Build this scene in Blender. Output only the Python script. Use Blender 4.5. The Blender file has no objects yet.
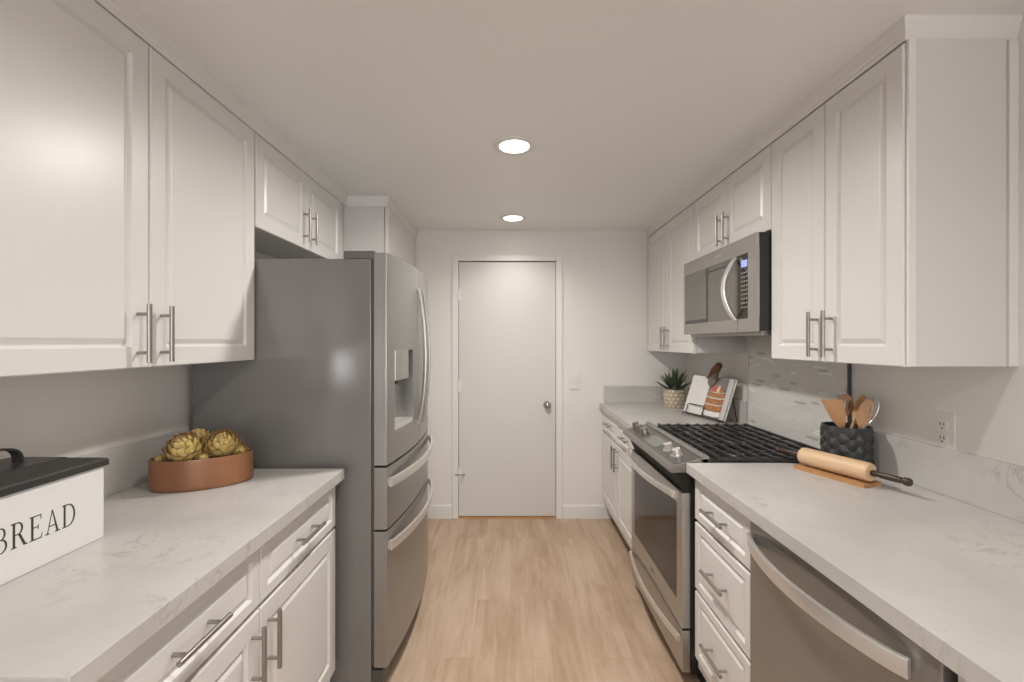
import bpy, bmesh, math, random
from mathutils import Vector, Matrix
random.seed(7)
sc = bpy.context.scene
COL = sc.collection
PI = math.pi

# ------------------------------------------------------------------ camera, world, exposure
CAM_Z = 1.397
cam_d = bpy.data.cameras.new('camera')
cam_d.sensor_width = 36.0
cam_d.lens = 450.0 / 1024.0 * 36.0
cam_d.shift_x = 1.0 / 1024.0
cam_d.shift_y = 1.0 / 1024.0
cam_d.clip_start = 0.02
cam = bpy.data.objects.new('camera', cam_d)
cam.location = (0, 0, CAM_Z)
cam.rotation_euler = (PI / 2, 0, 0)
COL.objects.link(cam)
sc.camera = cam
world = bpy.data.worlds.new('world')
sc.world = world
world.use_nodes = True
world.node_tree.nodes['Background'].inputs[0].default_value = (0.75, 0.85, 1.0, 1)
world.node_tree.nodes['Background'].inputs[1].default_value = 0.4
vs = sc.view_settings
vs.view_transform = 'Standard'
vs.look = 'None'
vs.gamma = 1.0
vs.use_curve_mapping = False
vs.exposure = 2.06
LAMP = 3.0           # radiance of a recessed lamp's frosted lens
LAMP_W = 2.6         # watts of the LED disc in each can
LAMP_COL = (1.0, 0.965, 0.915)
PANE = 1.3           # glow of the unseen wide rear window, added for fill
PANE_COL = (0.93, 0.95, 1.0)

# room
XL, XR, YB, YF, ZC = -1.28, 1.385, 3.57, -0.35, 2.283
RX0, RX1, RY = -3.3, 2.9, -4.0

# ------------------------------------------------------------------ materials
def mat(name, col, rough=0.5, metal=0.0, spec=0.5, bump=None, noise=None, emit=None, coat=0.0, trans=0.0):
    m = bpy.data.materials.new(name)
    m.use_nodes = True
    nt = m.node_tree
    b = nt.nodes['Principled BSDF']
    b.inputs['Base Color'].default_value = (*col, 1)
    b.inputs['Roughness'].default_value = rough
    b.inputs['Metallic'].default_value = metal
    b.inputs['Specular IOR Level'].default_value = spec
    if coat:
        b.inputs['Coat Weight'].default_value = coat
        b.inputs['Coat Roughness'].default_value = 0.1
    if trans:
        b.inputs['Transmission Weight'].default_value = trans
    if emit:
        b.inputs['Emission Color'].default_value = (*emit[0], 1)
        b.inputs['Emission Strength'].default_value = emit[1]
    tc = None
    if bump or noise:
        tc = nt.nodes.new('ShaderNodeTexCoord')
    if noise:      # (scale tuple, amount): gentle variation of the base colour
        mp = nt.nodes.new('ShaderNodeMapping'); mp.inputs['Scale'].default_value = noise[0]
        nt.links.new(tc.outputs['Object'], mp.inputs[0])
        n = nt.nodes.new('ShaderNodeTexNoise'); n.inputs['Scale'].default_value = 1; n.inputs['Detail'].default_value = 5
        nt.links.new(mp.outputs[0], n.inputs['Vector'])
        r = nt.nodes.new('ShaderNodeValToRGB')
        a = noise[1]
        r.color_ramp.elements[0].position = 0.3; r.color_ramp.elements[1].position = 0.7
        r.color_ramp.elements[0].color = (*[c * (1 - a) for c in col], 1)
        r.color_ramp.elements[1].color = (*[min(1, c * (1 + a)) for c in col], 1)
        nt.links.new(n.outputs['Fac'], r.inputs[0])
        nt.links.new(r.outputs[0], b.inputs['Base Color'])
    if bump:       # (scale tuple, strength, distance)
        mp = nt.nodes.new('ShaderNodeMapping'); mp.inputs['Scale'].default_value = bump[0]
        nt.links.new(tc.outputs['Object'], mp.inputs[0])
        n = nt.nodes.new('ShaderNodeTexNoise'); n.inputs['Scale'].default_value = 1; n.inputs['Detail'].default_value = 3
        nt.links.new(mp.outputs[0], n.inputs['Vector'])
        bu = nt.nodes.new('ShaderNodeBump'); bu.inputs['Strength'].default_value = bump[1]; bu.inputs['Distance'].default_value = bump[2]
        nt.links.new(n.outputs['Fac'], bu.inputs['Height'])
        nt.links.new(bu.outputs[0], b.inputs['Normal'])
    return m

def mat_floor():
    m = bpy.data.materials.new('oak_vinyl_planks'); m.use_nodes = True
    nt = m.node_tree; b = nt.nodes['Principled BSDF']; N = nt.nodes.new; L = nt.links.new
    tc = N('ShaderNodeTexCoord'); sep = N('ShaderNodeSeparateXYZ'); com = N('ShaderNodeCombineXYZ')
    L(tc.outputs['Object'], sep.inputs[0]); L(sep.outputs['Y'], com.inputs['X']); L(sep.outputs['X'], com.inputs['Y'])
    br = N('ShaderNodeTexBrick'); br.offset = 0.37; br.offset_frequency = 2
    br.inputs['Scale'].default_value = 1; br.inputs['Brick Width'].default_value = 1.22
    br.inputs['Row Height'].default_value = 0.18; br.inputs['Mortar Size'].default_value = 0.0012
    br.inputs['Mortar Smooth'].default_value = 0.3
    br.inputs['Color1'].default_value = (0.0, 0, 0, 1); br.inputs['Color2'].default_value = (1, 1, 1, 1); br.inputs['Mortar'].default_value = (0.3, 0.3, 0.3, 1)
    L(com.outputs[0], br.inputs['Vector'])
    mp = N('ShaderNodeMapping'); mp.inputs['Scale'].default_value = (16, 1.5, 1); L(tc.outputs['Object'], mp.inputs[0])
    add = N('ShaderNodeVectorMath'); add.operation = 'ADD'
    sc2 = N('ShaderNodeVectorMath'); sc2.operation = 'SCALE'; sc2.inputs['Scale'].default_value = 7.0
    L(br.outputs['Color'], sc2.inputs[0]); L(mp.outputs[0], add.inputs[0]); L(sc2.outputs[0], add.inputs[1])
    n1 = N('ShaderNodeTexNoise'); n1.inputs['Scale'].default_value = 1; n1.inputs['Detail'].default_value = 8; n1.inputs['Roughness'].default_value = 0.6; n1.inputs['Distortion'].default_value = 0.8
    L(add.outputs[0], n1.inputs['Vector'])
    mp2 = N('ShaderNodeMapping'); mp2.inputs['Scale'].default_value = (7, 2.6, 1); L(tc.outputs['Object'], mp2.inputs[0])
    n2 = N('ShaderNodeTexNoise'); n2.inputs['Scale'].default_value = 1; n2.inputs['Detail'].default_value = 4
    L(mp2.outputs[0], n2.inputs['Vector'])
    mixf = N('ShaderNodeMath'); mixf.operation = 'MULTIPLY_ADD'; mixf.inputs[1].default_value = 0.12
    L(br.outputs['Color'], mixf.inputs[0]); L(n1.outputs['Fac'], mixf.inputs[2])
    mf2 = N('ShaderNodeMath'); mf2.operation = 'MULTIPLY_ADD'; mf2.inputs[1].default_value = 0.55
    L(n2.outputs['Fac'], mf2.inputs[0]); L(mixf.outputs[0], mf2.inputs[2])
    r = N('ShaderNodeValToRGB'); cr = r.color_ramp
    cr.elements[0].position = 0.55; cr.elements[0].color = (0.358, 0.240, 0.159, 1)
    cr.elements[1].position = 1.0; cr.elements[1].color = (0.538, 0.405, 0.300, 1)
    e = cr.elements.new(0.78); e.color = (0.452, 0.319, 0.224, 1)
    L(mf2.outputs[0], r.inputs[0])
    mx = N('ShaderNodeMix'); mx.data_type = 'RGBA'; mx.inputs['B'].default_value = (0.33, 0.21, 0.14, 1)
    fm = N('ShaderNodeMath'); fm.operation = 'MULTIPLY'; fm.inputs[1].default_value = 0.32
    L(br.outputs['Fac'], fm.inputs[0]); L(fm.outputs[0], mx.inputs['Factor']); L(r.outputs[0], mx.inputs['A'])
    L(mx.outputs['Result'], b.inputs['Base Color'])
    b.inputs['Roughness'].default_value = 0.42
    b.inputs['Specular IOR Level'].default_value = 0.35
    bu = N('ShaderNodeBump'); bu.inputs['Strength'].default_value = 0.08; bu.inputs['Distance'].default_value = 0.002
    L(n1.outputs['Fac'], bu.inputs['Height']); L(bu.outputs[0], b.inputs['Normal'])
    return m

def mat_quartz():
    m = bpy.data.materials.new('white_veined_quartz'); m.use_nodes = True
    nt = m.node_tree; b = nt.nodes['Principled BSDF']; N = nt.nodes.new; L = nt.links.new
    tc = N('ShaderNodeTexCoord')
    n1 = N('ShaderNodeTexNoise'); n1.inputs['Scale'].default_value = 5.5; n1.inputs['Detail'].default_value = 9; n1.inputs['Roughness'].default_value = 0.66; n1.inputs['Distortion'].default_value = 1.1
    L(tc.outputs['Object'], n1.inputs['Vector'])
    sub = N('ShaderNodeMath'); sub.operation = 'SUBTRACT'; sub.inputs[1].default_value = 0.5; L(n1.outputs['Fac'], sub.inputs[0])
    ab = N('ShaderNodeMath'); ab.operation = 'ABSOLUTE'; L(sub.outputs[0], ab.inputs[0])
    r1 = N('ShaderNodeMapRange'); r1.inputs['From Min'].default_value = 0.0; r1.inputs['From Max'].default_value = 0.022; r1.inputs['To Min'].default_value = 1; r1.inputs['To Max'].default_value = 0
    L(ab.outputs[0], r1.inputs['Value'])
    n2 = N('ShaderNodeTexNoise'); n2.inputs['Scale'].default_value = 3.6; n2.inputs['Detail'].default_value = 3
    L(tc.outputs['Object'], n2.inputs['Vector'])
    r2 = N('ShaderNodeMapRange'); r2.inputs['From Min'].default_value = 0.50; r2.inputs['From Max'].default_value = 0.66
    L(n2.outputs['Fac'], r2.inputs['Value'])
    mu = N('ShaderNodeMath'); mu.operation = 'MULTIPLY'; L(r1.outputs[0], mu.inputs[0]); L(r2.outputs[0], mu.inputs[1])
    mu2 = N('ShaderNodeMath'); mu2.operation = 'MULTIPLY'; mu2.inputs[1].default_value = 0.55; L(mu.outputs[0], mu2.inputs[0])
    n3 = N('ShaderNodeTexNoise'); n3.inputs['Scale'].default_value = 4; n3.inputs['Detail'].default_value = 6; L(tc.outputs['Object'], n3.inputs['Vector'])
    r3 = N('ShaderNodeValToRGB'); r3.color_ramp.elements[0].position = 0.35; r3.color_ramp.elements[0].color = (0.50, 0.482, 0.46, 1)
    r3.color_ramp.elements[1].position = 0.6; r3.color_ramp.elements[1].color = (0.575, 0.557, 0.532, 1)
    L(n3.outputs['Fac'], r3.inputs[0])
    mx = N('ShaderNodeMix'); mx.data_type = 'RGBA'; mx.inputs['B'].default_value = (0.25, 0.235, 0.215, 1)
    L(mu2.outputs[0], mx.inputs['Factor']); L(r3.outputs[0], mx.inputs['A'])
    L(mx.outputs['Result'], b.inputs['Base Color'])
    b.inputs['Roughness'].default_value = 0.30
    b.inputs['Specular IOR Level'].default_value = 0.45
    return m

def mat_tile():
    m = bpy.data.materials.new('linear_mosaic_tile'); m.use_nodes = True
    nt = m.node_tree; b = nt.nodes['Principled BSDF']; N = nt.nodes.new; L = nt.links.new
    tc = N('ShaderNodeTexCoord'); sep = N('ShaderNodeSeparateXYZ'); com = N('ShaderNodeCombineXYZ')
    L(tc.outputs['Object'], sep.inputs[0]); L(sep.outputs['Y'], com.inputs['X']); L(sep.outputs['Z'], com.inputs['Y'])
    br = N('ShaderNodeTexBrick'); br.offset = 0.43; br.offset_frequency = 3; br.squash = 0.62; br.squash_frequency = 2
    br.inputs['Scale'].default_value = 1; br.inputs['Brick Width'].default_value = 0.085; br.inputs['Row Height'].default_value = 0.0125
    br.inputs['Mortar Size'].default_value = 0.0009; br.inputs['Mortar Smooth'].default_value = 0.2
    br.inputs['Color1'].default_value = (0, 0, 0, 1); br.inputs['Color2'].default_value = (1, 1, 1, 1); br.inputs['Mortar'].default_value = (0.5, 0.5, 0.5, 1)
    L(com.outputs[0], br.inputs['Vector'])
    r = N('ShaderNodeValToRGB'); cr = r.color_ramp; cr.interpolation = 'CONSTANT'
    cr.elements[0].position = 0.0; cr.elements[0].color = (0.46, 0.447, 0.427, 1)
    cr.elements[1].position = 0.045; cr.elements[1].color = (0.690, 0.670, 0.644, 1)
    for p, c in ((0.3, (0.719, 0.698, 0.667)), (0.6, (0.696, 0.678, 0.650)), (0.84, (0.742, 0.721, 0.690)), (0.945, (0.86, 0.84, 0.81))):
        e = cr.elements.new(p); e.color = (*c, 1)
    L(br.outputs['Color'], r.inputs[0])
    mx = N('ShaderNodeMix'); mx.data_type = 'RGBA'; mx.inputs['B'].default_value = (0.673, 0.653, 0.627, 1)
    L(br.outputs['Fac'], mx.inputs['Factor']); L(r.outputs[0], mx.inputs['A'])
    L(mx.outputs['Result'], b.inputs['Base Color'])
    b.inputs['Roughness'].default_value = 0.22
    return m

M = dict(
    wall=mat('wall_paint', (0.78, 0.752, 0.715), 0.6, bump=((60, 60, 60), 0.05, 0.002)),
    ceil=mat('ceiling_paint', (0.88, 0.872, 0.858), 0.42, bump=((40, 40, 40), 0.03, 0.002)),
    cab=mat('white_cabinet_lacquer', (0.745, 0.728, 0.706), 0.33),
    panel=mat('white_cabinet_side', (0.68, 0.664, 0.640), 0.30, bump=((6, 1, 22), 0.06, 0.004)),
    trim=mat('trim_paint', (0.77, 0.75, 0.725), 0.38),
    door=mat('door_paint', (0.66, 0.637, 0.606), 0.42),
    floor=mat_floor(), quartz=mat_quartz(), tile=mat_tile(),
    steel=mat('brushed_steel', (0.47, 0.452, 0.425), 0.30, 0.9, bump=((4, 4, 300), 0.04, 0.001)),
    steel_v=mat('brushed_steel_vertical', (0.335, 0.326, 0.312), 0.30, 0.74, bump=((300, 300, 4), 0.03, 0.001)),
    bright=mat('polished_steel', (0.742, 0.721, 0.690), 0.28, 0.7),
    hsteel=mat('handle_steel', (0.36, 0.35, 0.33), 0.28, 0.8),
    dsteel=mat('dark_steel', (0.29, 0.28, 0.265), 0.34, 0.7),
    fascia=mat('dark_control_fascia', (0.115, 0.110, 0.102), 0.28, 0.3),
    mwsteel=mat('microwave_steel', (0.40, 0.386, 0.363), 0.40, 0.7, bump=((4, 4, 300), 0.04, 0.001)),
    matte=mat('matte_black', (0.014, 0.013, 0.012), 0.7),
    nickel=mat('brushed_nickel', (0.36, 0.338, 0.308), 0.32, 0.85),
    side=mat('grey_appliance_side', (0.21, 0.203, 0.192), 0.15, 0.15),
    hinge_grey=mat('grey_hinge_plastic', (0.13, 0.125, 0.118), 0.45),
    dgrey=mat('dark_grey_plastic', (0.07, 0.068, 0.064), 0.45),
    black=mat('black_enamel', (0.018, 0.017, 0.016), 0.30),
    iron=mat('cast_iron', (0.046, 0.046, 0.047), 0.34, 0.2, bump=((150, 150, 150), 0.15, 0.001)),
    glass=mat('dark_oven_glass', (0.034, 0.027, 0.023), 0.10, 0.0, 0.28),
    mwglass=mat('smoked_mirror_glass', (0.21, 0.20, 0.188), 0.08, 0.55, 0.8),
    lcd=mat('lit_clock_display', (0.02, 0.02, 0.03), 0.2, emit=((0.30, 0.38, 0.80), 0.28)),
    grey_disp=mat('touch_panel_glass', (0.16, 0.17, 0.155), 0.12),
    keys=mat('grey_key_print', (0.45, 0.44, 0.42), 0.4),
    plastic=mat('white_plastic', (0.75, 0.725, 0.69), 0.35),
    slot=mat('dark_slot', (0.03, 0.028, 0.026), 0.6),
    enamel=mat('white_enamel_tin', (0.77, 0.755, 0.745), 0.35),
    lid=mat('black_tin_lid', (0.035, 0.034, 0.032), 0.38),
    ink=mat('black_lettering', (0.045, 0.043, 0.042), 0.5),
    copper=mat('copper_brown_wood', (0.285, 0.125, 0.060), 0.30, 0.15, noise=((14, 14, 1.5), 0.16)),
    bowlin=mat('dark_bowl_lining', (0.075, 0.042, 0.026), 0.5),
    arti=mat('artichoke_bract', (0.62, 0.46, 0.16), 0.5, noise=((45, 45, 45), 0.30)),
    artib=mat('artichoke_bract_edge', (0.25, 0.125, 0.055), 0.6, noise=((60, 60, 60), 0.3)),
    artic=mat('artichoke_bract_back', (0.42, 0.28, 0.10), 0.55, noise=((45, 45, 45), 0.3)),
    artig=mat('artichoke_green', (0.18, 0.19, 0.07), 0.55),
    moss=mat('dried_moss', (0.09, 0.075, 0.035), 0.9, noise=((60, 60, 60), 0.5)),
    beech=mat('beech_wood', (0.70, 0.485, 0.295), 0.45, noise=((9, 9, 60), 0.07)),
    tan=mat('tan_wood', (0.49, 0.255, 0.105), 0.45, noise=((12, 40, 12), 0.12)),
    spoon=mat('honey_wood', (0.54, 0.285, 0.130), 0.45, noise=((40, 40, 8), 0.14)),
    spoon2=mat('dark_honey_wood', (0.40, 0.20, 0.085), 0.45, noise=((40, 40, 8), 0.16)),
    walnut=mat('dark_brown_handle', (0.050, 0.030, 0.022), 0.35),
    crock=mat('charcoal_stoneware', (0.040, 0.042, 0.042), 0.45),
    pot=mat('cream_ceramic', (0.60, 0.53, 0.42), 0.5, noise=((30, 30, 30), 0.14)),
    potline=mat('tan_ceramic_grooves', (0.40, 0.31, 0.21), 0.6),
    soil=mat('potting_soil', (0.05, 0.035, 0.025), 0.9),
    leaf=mat('succulent_leaf', (0.050, 0.075, 0.040), 0.4, noise=((20, 20, 20), 0.25)),
    paper=mat('white_page', (0.78, 0.76, 0.74), 0.6),
    pedge=mat('page_edge', (0.60, 0.57, 0.54), 0.7, noise=((3, 3, 300), 0.1)),
    pgrey=mat('print_grey', (0.20, 0.19, 0.185), 0.5, noise=((25, 25, 25), 0.2)),
    cake=mat('print_cake_sponge', (0.44, 0.185, 0.065), 0.6, noise=((60, 60, 60), 0.25)),
    cream=mat('print_cake_cream', (0.80, 0.60, 0.42), 0.5),
    berry=mat('print_berry', (0.55, 0.13, 0.09), 0.5),
    wire=mat('black_wire', (0.03, 0.026, 0.024), 0.45),
    bird=mat('carved_brown_wood', (0.17, 0.070, 0.028), 0.6, noise=((40, 40, 40), 0.4)),
    birdg=mat('carved_grey_wood', (0.17, 0.155, 0.145), 0.6, noise=((60, 60, 60), 0.3)),
    lens=mat('lamp_lens', (0.9, 0.9, 0.88), 0.4, emit=(LAMP_COL, LAMP)),
    pane=mat('fill_window_pane', (0.8, 0.85, 0.9), 0.2, emit=(PANE_COL, PANE)),  # glowing pane of the wide rear window, added for fill
    highlight_pane=mat('highlight_window_pane', (0.8, 0.85, 0.9), 0.2, emit=(PANE_COL, 5.5)),  # stronger glow, set to reflect as a highlight on the refrigerator side
)

# ------------------------------------------------------------------ helpers
def nbm():
    return bmesh.new()

def add_box(bm, x0, x1, y0, y1, z0, z1, bev=0.0, seg=2):
    vs_ = [bm.verts.new((x, y, z)) for x in (min(x0, x1), max(x0, x1)) for y in (min(y0, y1), max(y0, y1)) for z in (min(z0, z1), max(z0, z1))]
    F = [(0, 1, 3, 2), (4, 6, 7, 5), (0, 4, 5, 1), (2, 3, 7, 6), (0, 2, 6, 4), (1, 5, 7, 3)]
    fs = [bm.faces.new([vs_[i] for i in f]) for f in F]
    if bev > 0:
        es = list({e for f in fs for e in f.edges})
        bmesh.ops.bevel(bm, geom=es, offset=bev, segments=seg, affect='EDGES', profile=0.5)

def add_prism(bm, pts, axis, a, b, bev=0.0, seg=2):
    def mk(p, t):
        return {'y': (p[0], t, p[1]), 'z': (p[0], p[1], t), 'x': (t, p[0], p[1])}[axis]
    A = [bm.verts.new(mk(p, a)) for p in pts]
    B = [bm.verts.new(mk(p, b)) for p in pts]
    n = len(pts)
    fs = [bm.faces.new(A), bm.faces.new(B)]
    for i in range(n):
        fs.append(bm.faces.new([A[i], A[(i + 1) % n], B[(i + 1) % n], B[i]]))
    if bev > 0:
        es = list({e for f in fs for e in f.edges})
        bmesh.ops.bevel(bm, geom=es, offset=bev, segments=seg, affect='EDGES', profile=0.5)

def add_sweep(bm, path, prof, up=(0, 0, 1), closed=False, scales=None):
    """sweep a closed 2-D profile (side, up) along a path"""
    P = [Vector(p) for p in path]
    n = len(P); up = Vector(up); rings = []
    for i in range(n):
        if closed:
            t = P[(i + 1) % n] - P[i - 1]
        else:
            t = P[min(i + 1, n - 1)] - P[max(i - 1, 0)]
        t.normalize()
        s = t.cross(up)
        if s.length < 1e-4:
            s = t.cross(Vector((1, 0, 0)))
        s.normalize(); u = s.cross(t).normalized()
        k = scales[i] if scales else 1
        rings.append([bm.verts.new(P[i] + s * (a * k) + u * (c * k)) for a, c in prof])
    m = len(prof)
    for i in range(n if closed else n - 1):
        R0, R1 = rings[i], rings[(i + 1) % n]
        for j in range(m):
            bm.faces.new([R0[j], R0[(j + 1) % m], R1[(j + 1) % m], R1[j]])
    if not closed:
        bm.faces.new(rings[0]); bm.faces.new(list(reversed(rings[-1])))

def circ(r, n=8):
    return [(r * math.cos(2 * PI * i / n), r * math.sin(2 * PI * i / n)) for i in range(n)]

def add_tube(bm, path, r, n=8, closed=False, up=(0, 0, 1), scales=None):
    add_sweep(bm, path, circ(r, n), up, closed, scales)

def add_cyl(bm, p0, p1, r, n=12, r1=None):
    add_sweep(bm, [p0, p1], circ(1.0, n), (0.123, 0.37, 0.9), scales=[r, r if r1 is None else r1])

def add_lathe(bm, prof, c, n=32, sx=1.0, sy=1.0, cap0=True, cap1=True, rot=0.0):
    rings = []
    cr, sr = math.cos(rot), math.sin(rot)
    for r, z in prof:
        ring = []
        for i in range(n):
            a = 2 * PI * i / n
            x, y = r * sx * math.cos(a), r * sy * math.sin(a)
            ring.append(bm.verts.new((c[0] + x * cr - y * sr, c[1] + x * sr + y * cr, c[2] + z)))
        rings.append(ring)
    for k in range(len(rings) - 1):
        for i in range(n):
            bm.faces.new([rings[k][i], rings[k][(i + 1) % n], rings[k + 1][(i + 1) % n], rings[k + 1][i]])
    if cap0: bm.faces.new(list(reversed(rings[0])))
    if cap1: bm.faces.new(rings[-1])

def add_ball(bm, c, rx, ry=None, rz=None, n=16):
    ry = ry or rx; rz = rz or rx
    r = bmesh.ops.create_uvsphere(bm, u_segments=n, v_segments=max(8, n // 2), radius=1.0)
    bmesh.ops.transform(bm, matrix=Matrix.Translation(c) @ Matrix.Diagonal((rx, ry, rz, 1)), verts=r['verts'])
    return r['verts']

OFF = {}
def obj(name, bm, m, parent=None, angle=37, local=False, flat=False):
    """link a bmesh as ONE mesh object (vertices given in world space unless local)"""
    bmesh.ops.recalc_face_normals(bm, faces=bm.faces[:])
    off = None
    if parent is not None and not local:
        off = OFF[parent.name]
    me = bpy.data.meshes.new(name)
    if off is not None:
        bmesh.ops.translate(bm, vec=-off, verts=bm.verts[:])
    bm.to_mesh(me); bm.free()
    for x in (m if isinstance(m, (list, tuple)) else [m]):
        me.materials.append(x)
    if not flat:
        me.shade_smooth(); me.set_sharp_from_angle(angle=math.radians(angle))
    o = bpy.data.objects.new(name, me); COL.objects.link(o)
    if not flat:      # keep big faces flat beside their small bevels
        wn = o.modifiers.new('weighted_normals', 'WEIGHTED_NORMAL'); wn.keep_sharp = True; wn.weight = 100
    if parent is not None:
        o.parent = parent
        OFF[o.name] = OFF[parent.name]
    return o

def thing(name, label, cat, loc=(0, 0, 0), rot=(0, 0, 0), group=None):
    o = bpy.data.objects.new(name, None); COL.objects.link(o)
    o.empty_display_size = 0.1
    o.location = loc; o.rotation_euler = rot
    o['label'] = label; o['category'] = cat
    if group: o['group'] = group
    OFF[o.name] = Vector(loc)
    return o

def tag(o, label, cat, group=None, kind=None):
    o['label'] = label; o['category'] = cat
    if group: o['group'] = group
    if kind: o['kind'] = kind
    return o

def struct(name, bm, m, parent=None, label=None, cat=None, **k):
    o = obj(name, bm, m, parent, **k)
    if parent is None:
        o['kind'] = 'structure'
        OFF[o.name] = Vector((0, 0, 0))
        if label: o['label'] = label; o['category'] = cat
    return o

# ------------------------------------------------------------------ room shell
b = nbm(); add_box(b, RX0 - .12, RX1 + .12, RY - .12, YB + .12, -0.1, 0.0)
struct('floor', b, M['floor'], label='light oak plank floor running down the galley kitchen', cat='floor')
CANS = [(0.015, 3.21), (0.015, 2.03), (0.015, 0.83), (0.015, -0.40)]
b = nbm(); add_box(b, RX0 - .12, RX1 + .12, RY - .12, YB + .12, ZC, ZC + 0.1)
struct('ceiling', b, M['ceil'], label='plain flat ceiling above the kitchen', cat='ceiling')
b = nbm(); add_box(b, XL - .12, XL, .25, YB, 0, ZC)
struct('wall_left', b, M['wall'], label='painted wall behind the left counter', cat='wall')
b = nbm(); add_box(b, XR, XR + .12, YF, YB, 0, ZC)
struct('wall_right', b, M['wall'], label='painted wall behind the right counter', cat='wall')
# end wall with the door opening
DX0, DX1, DZ = -0.414, 0.354, 2.036
b = nbm()
add_box(b, XL - .12, DX0 - .02, YB, YB + .12, 0, ZC)
add_box(b, DX1 + .02, XR + .12, YB, YB + .12, 0, ZC)
add_box(b, DX0 - .02, DX1 + .02, YB, YB + .12, DZ + .02, ZC)
struct('wall_back', b, M['wall'], label='pale end wall holding the white door', cat='wall')
# the room the kitchen opens to, behind the camera
b = nbm(); add_box(b, RX0, XL - .12, .25, .37, 0, ZC); add_box(b, XR + .12, RX1, YF, YF + .12, 0, ZC)
struct('wall_front', b, M['wall'])
b = nbm(); add_box(b, RX0 - .12, RX0, RY - .12, .37, 0, ZC)
struct('wall_rear_left', b, M['wall'])
b = nbm(); add_box(b, RX1, RX1 + .12, RY - .12, YF + .12, 0, ZC)
struct('wall_rear_right', b, M['wall'])
WIN = [(-3.16, -2.78, 0.78, 1.20), (-0.9, 2.3, 0.5, 2.05)]  # both unseen: small one added for the refrigerator's highlight, wide one for fill
b = nbm()
add_box(b, RX0, RX1, RY - .12, RY, 0, 0.5); add_box(b, RX0, RX1, RY - .12, RY, 2.05, ZC)
add_box(b, RX0, -3.16, RY - .12, RY, .5, 2.05); add_box(b, -2.78, -0.9, RY - .12, RY, .5, 2.05); add_box(b, 2.3, RX1, RY - .12, RY, .5, 2.05)
add_box(b, -3.16, -2.78, RY - .12, RY, .5, .78); add_box(b, -3.16, -2.78, RY - .12, RY, 1.20, 2.05)
struct('wall_rear', b, M['wall'])
for i, (x0, x1, z0, z1) in enumerate(WIN):
    b = nbm()
    for (a0, a1, c0, c1) in ((x0, x0 + .04, z0, z1), (x1 - .04, x1, z0, z1), (x0 + .04, x1 - .04, z0, z0 + .04), (x0 + .04, x1 - .04, z1 - .04, z1)):
        add_box(b, a0, a1, RY - .09, RY - .02, c0, c1)
    if x1 - x0 > 1:
        for k in (1, 2):
            xm = x0 + (x1 - x0) * k / 3; add_box(b, xm - .02, xm + .02, RY - .085, RY - .025, z0 + .04, z1 - .04)
    w = struct('window_%d' % (i + 1), b, M['trim'])
    b = nbm(); add_box(b, x0 + .03, x1 - .03, RY - .065, RY - .055, z0 + .03, z1 - .03)
    struct('pane', b, M['highlight_pane' if i == 0 else 'pane'], w)

# door, casing, hinges, knob
b = nbm(); add_box(b, DX0, DX1, YB + .004, YB + .044, 0.014, DZ - .003, .002)
dr = struct('door_1', b, M['door'], label='plain white flush door in the end wall', cat='door')
b = nbm()
for x0, x1 in ((DX0 - .052, DX0 - .003), (DX1 + .003, DX1 + .052)):
    add_box(b, x0, x1, YB - .014, YB, 0, DZ + .05, .004)
add_box(b, DX0 - .003, DX1 + .003, YB - .014, YB, DZ + .003, DZ + .05, .004)
for x0, x1 in ((DX0 - .02, DX0 - .003), (DX1 + .003, DX1 + .02)):
    add_box(b, x0, x1, YB, YB + .12, 0, DZ + .003)
add_box(b, DX0 - .02, DX1 + .02, YB, YB + .12, DZ + .003, DZ + .02)
struct('door_casing', b, M['trim'], dr)
b = nbm(); add_box(b, DX0 - .0, DX1 + .0, YB + .05, YB + .12, 0.0, DZ + .003)
struct('door_stop', b, M['slot'], dr)
b = nbm(); add_box(b, DX0 - .003, DX1 + .003, YB - .01, YB + .05, 0.0, 0.010)
struct('threshold', b, M['tan'], dr)
for z in (1.775, 1.045, 0.345):
    b = nbm(); add_cyl(b, (DX0 - .006, YB - .012, z - .05), (DX0 - .006, YB - .012, z + .05), .0065, 10)
    add_ball(b, (DX0 - .006, YB - .012, z + .053), .006); add_box(b, DX0 - .004, DX0 + .022, YB + .0005, YB + .0035, z - .045, z + .045)
    h = struct('hinge', b, M['trim'], dr)
    if z < .5:
        b = nbm(); add_cyl(b, (DX0 - .03, YB - .014, z + .004), (DX0 + .045, YB - .03, z + .004), .004, 8)
        add_cyl(b, (DX0 + .043, YB - .033, z + .004), (DX0 + .043, YB + .003, z + .004), .0045, 10)
        struct('hinge_stop', b, M['nickel'], h)
b = nbm()
kx, kz = 0.287, 0.899
add_cyl(b, (kx, YB + .004, kz), (kx, YB - .006, kz), .032, 20); add_cyl(b, (kx, YB - .006, kz), (kx, YB - .03, kz), .011, 12)
add_ball(b, (kx, YB - .045, kz), .027, .021, .027, 20)
struct('door_knob', b, M['nickel'], dr)
b = nbm(); add_box(b, DX1 - .004, DX1 + .005, YB - .004, YB + .004, kz - .035, kz + .035)
struct('strike_plate', b, M['nickel'], dr)
# baseboards on the end wall
b = nbm(); add_prism(b, [(YB - .014, 0), (YB, 0), (YB, .105), (YB - .007, .105), (YB - .014, .088)], 'x', -0.752, DX0 - .053)
struct('baseboard_left', b, M['trim'])
b = nbm(); add_prism(b, [(YB - .014, 0), (YB, 0), (YB, .105), (YB - .007, .105), (YB - .014, .088)], 'x', DX1 + .053, 0.795)
struct('baseboard_back', b, M['trim'])

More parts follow.
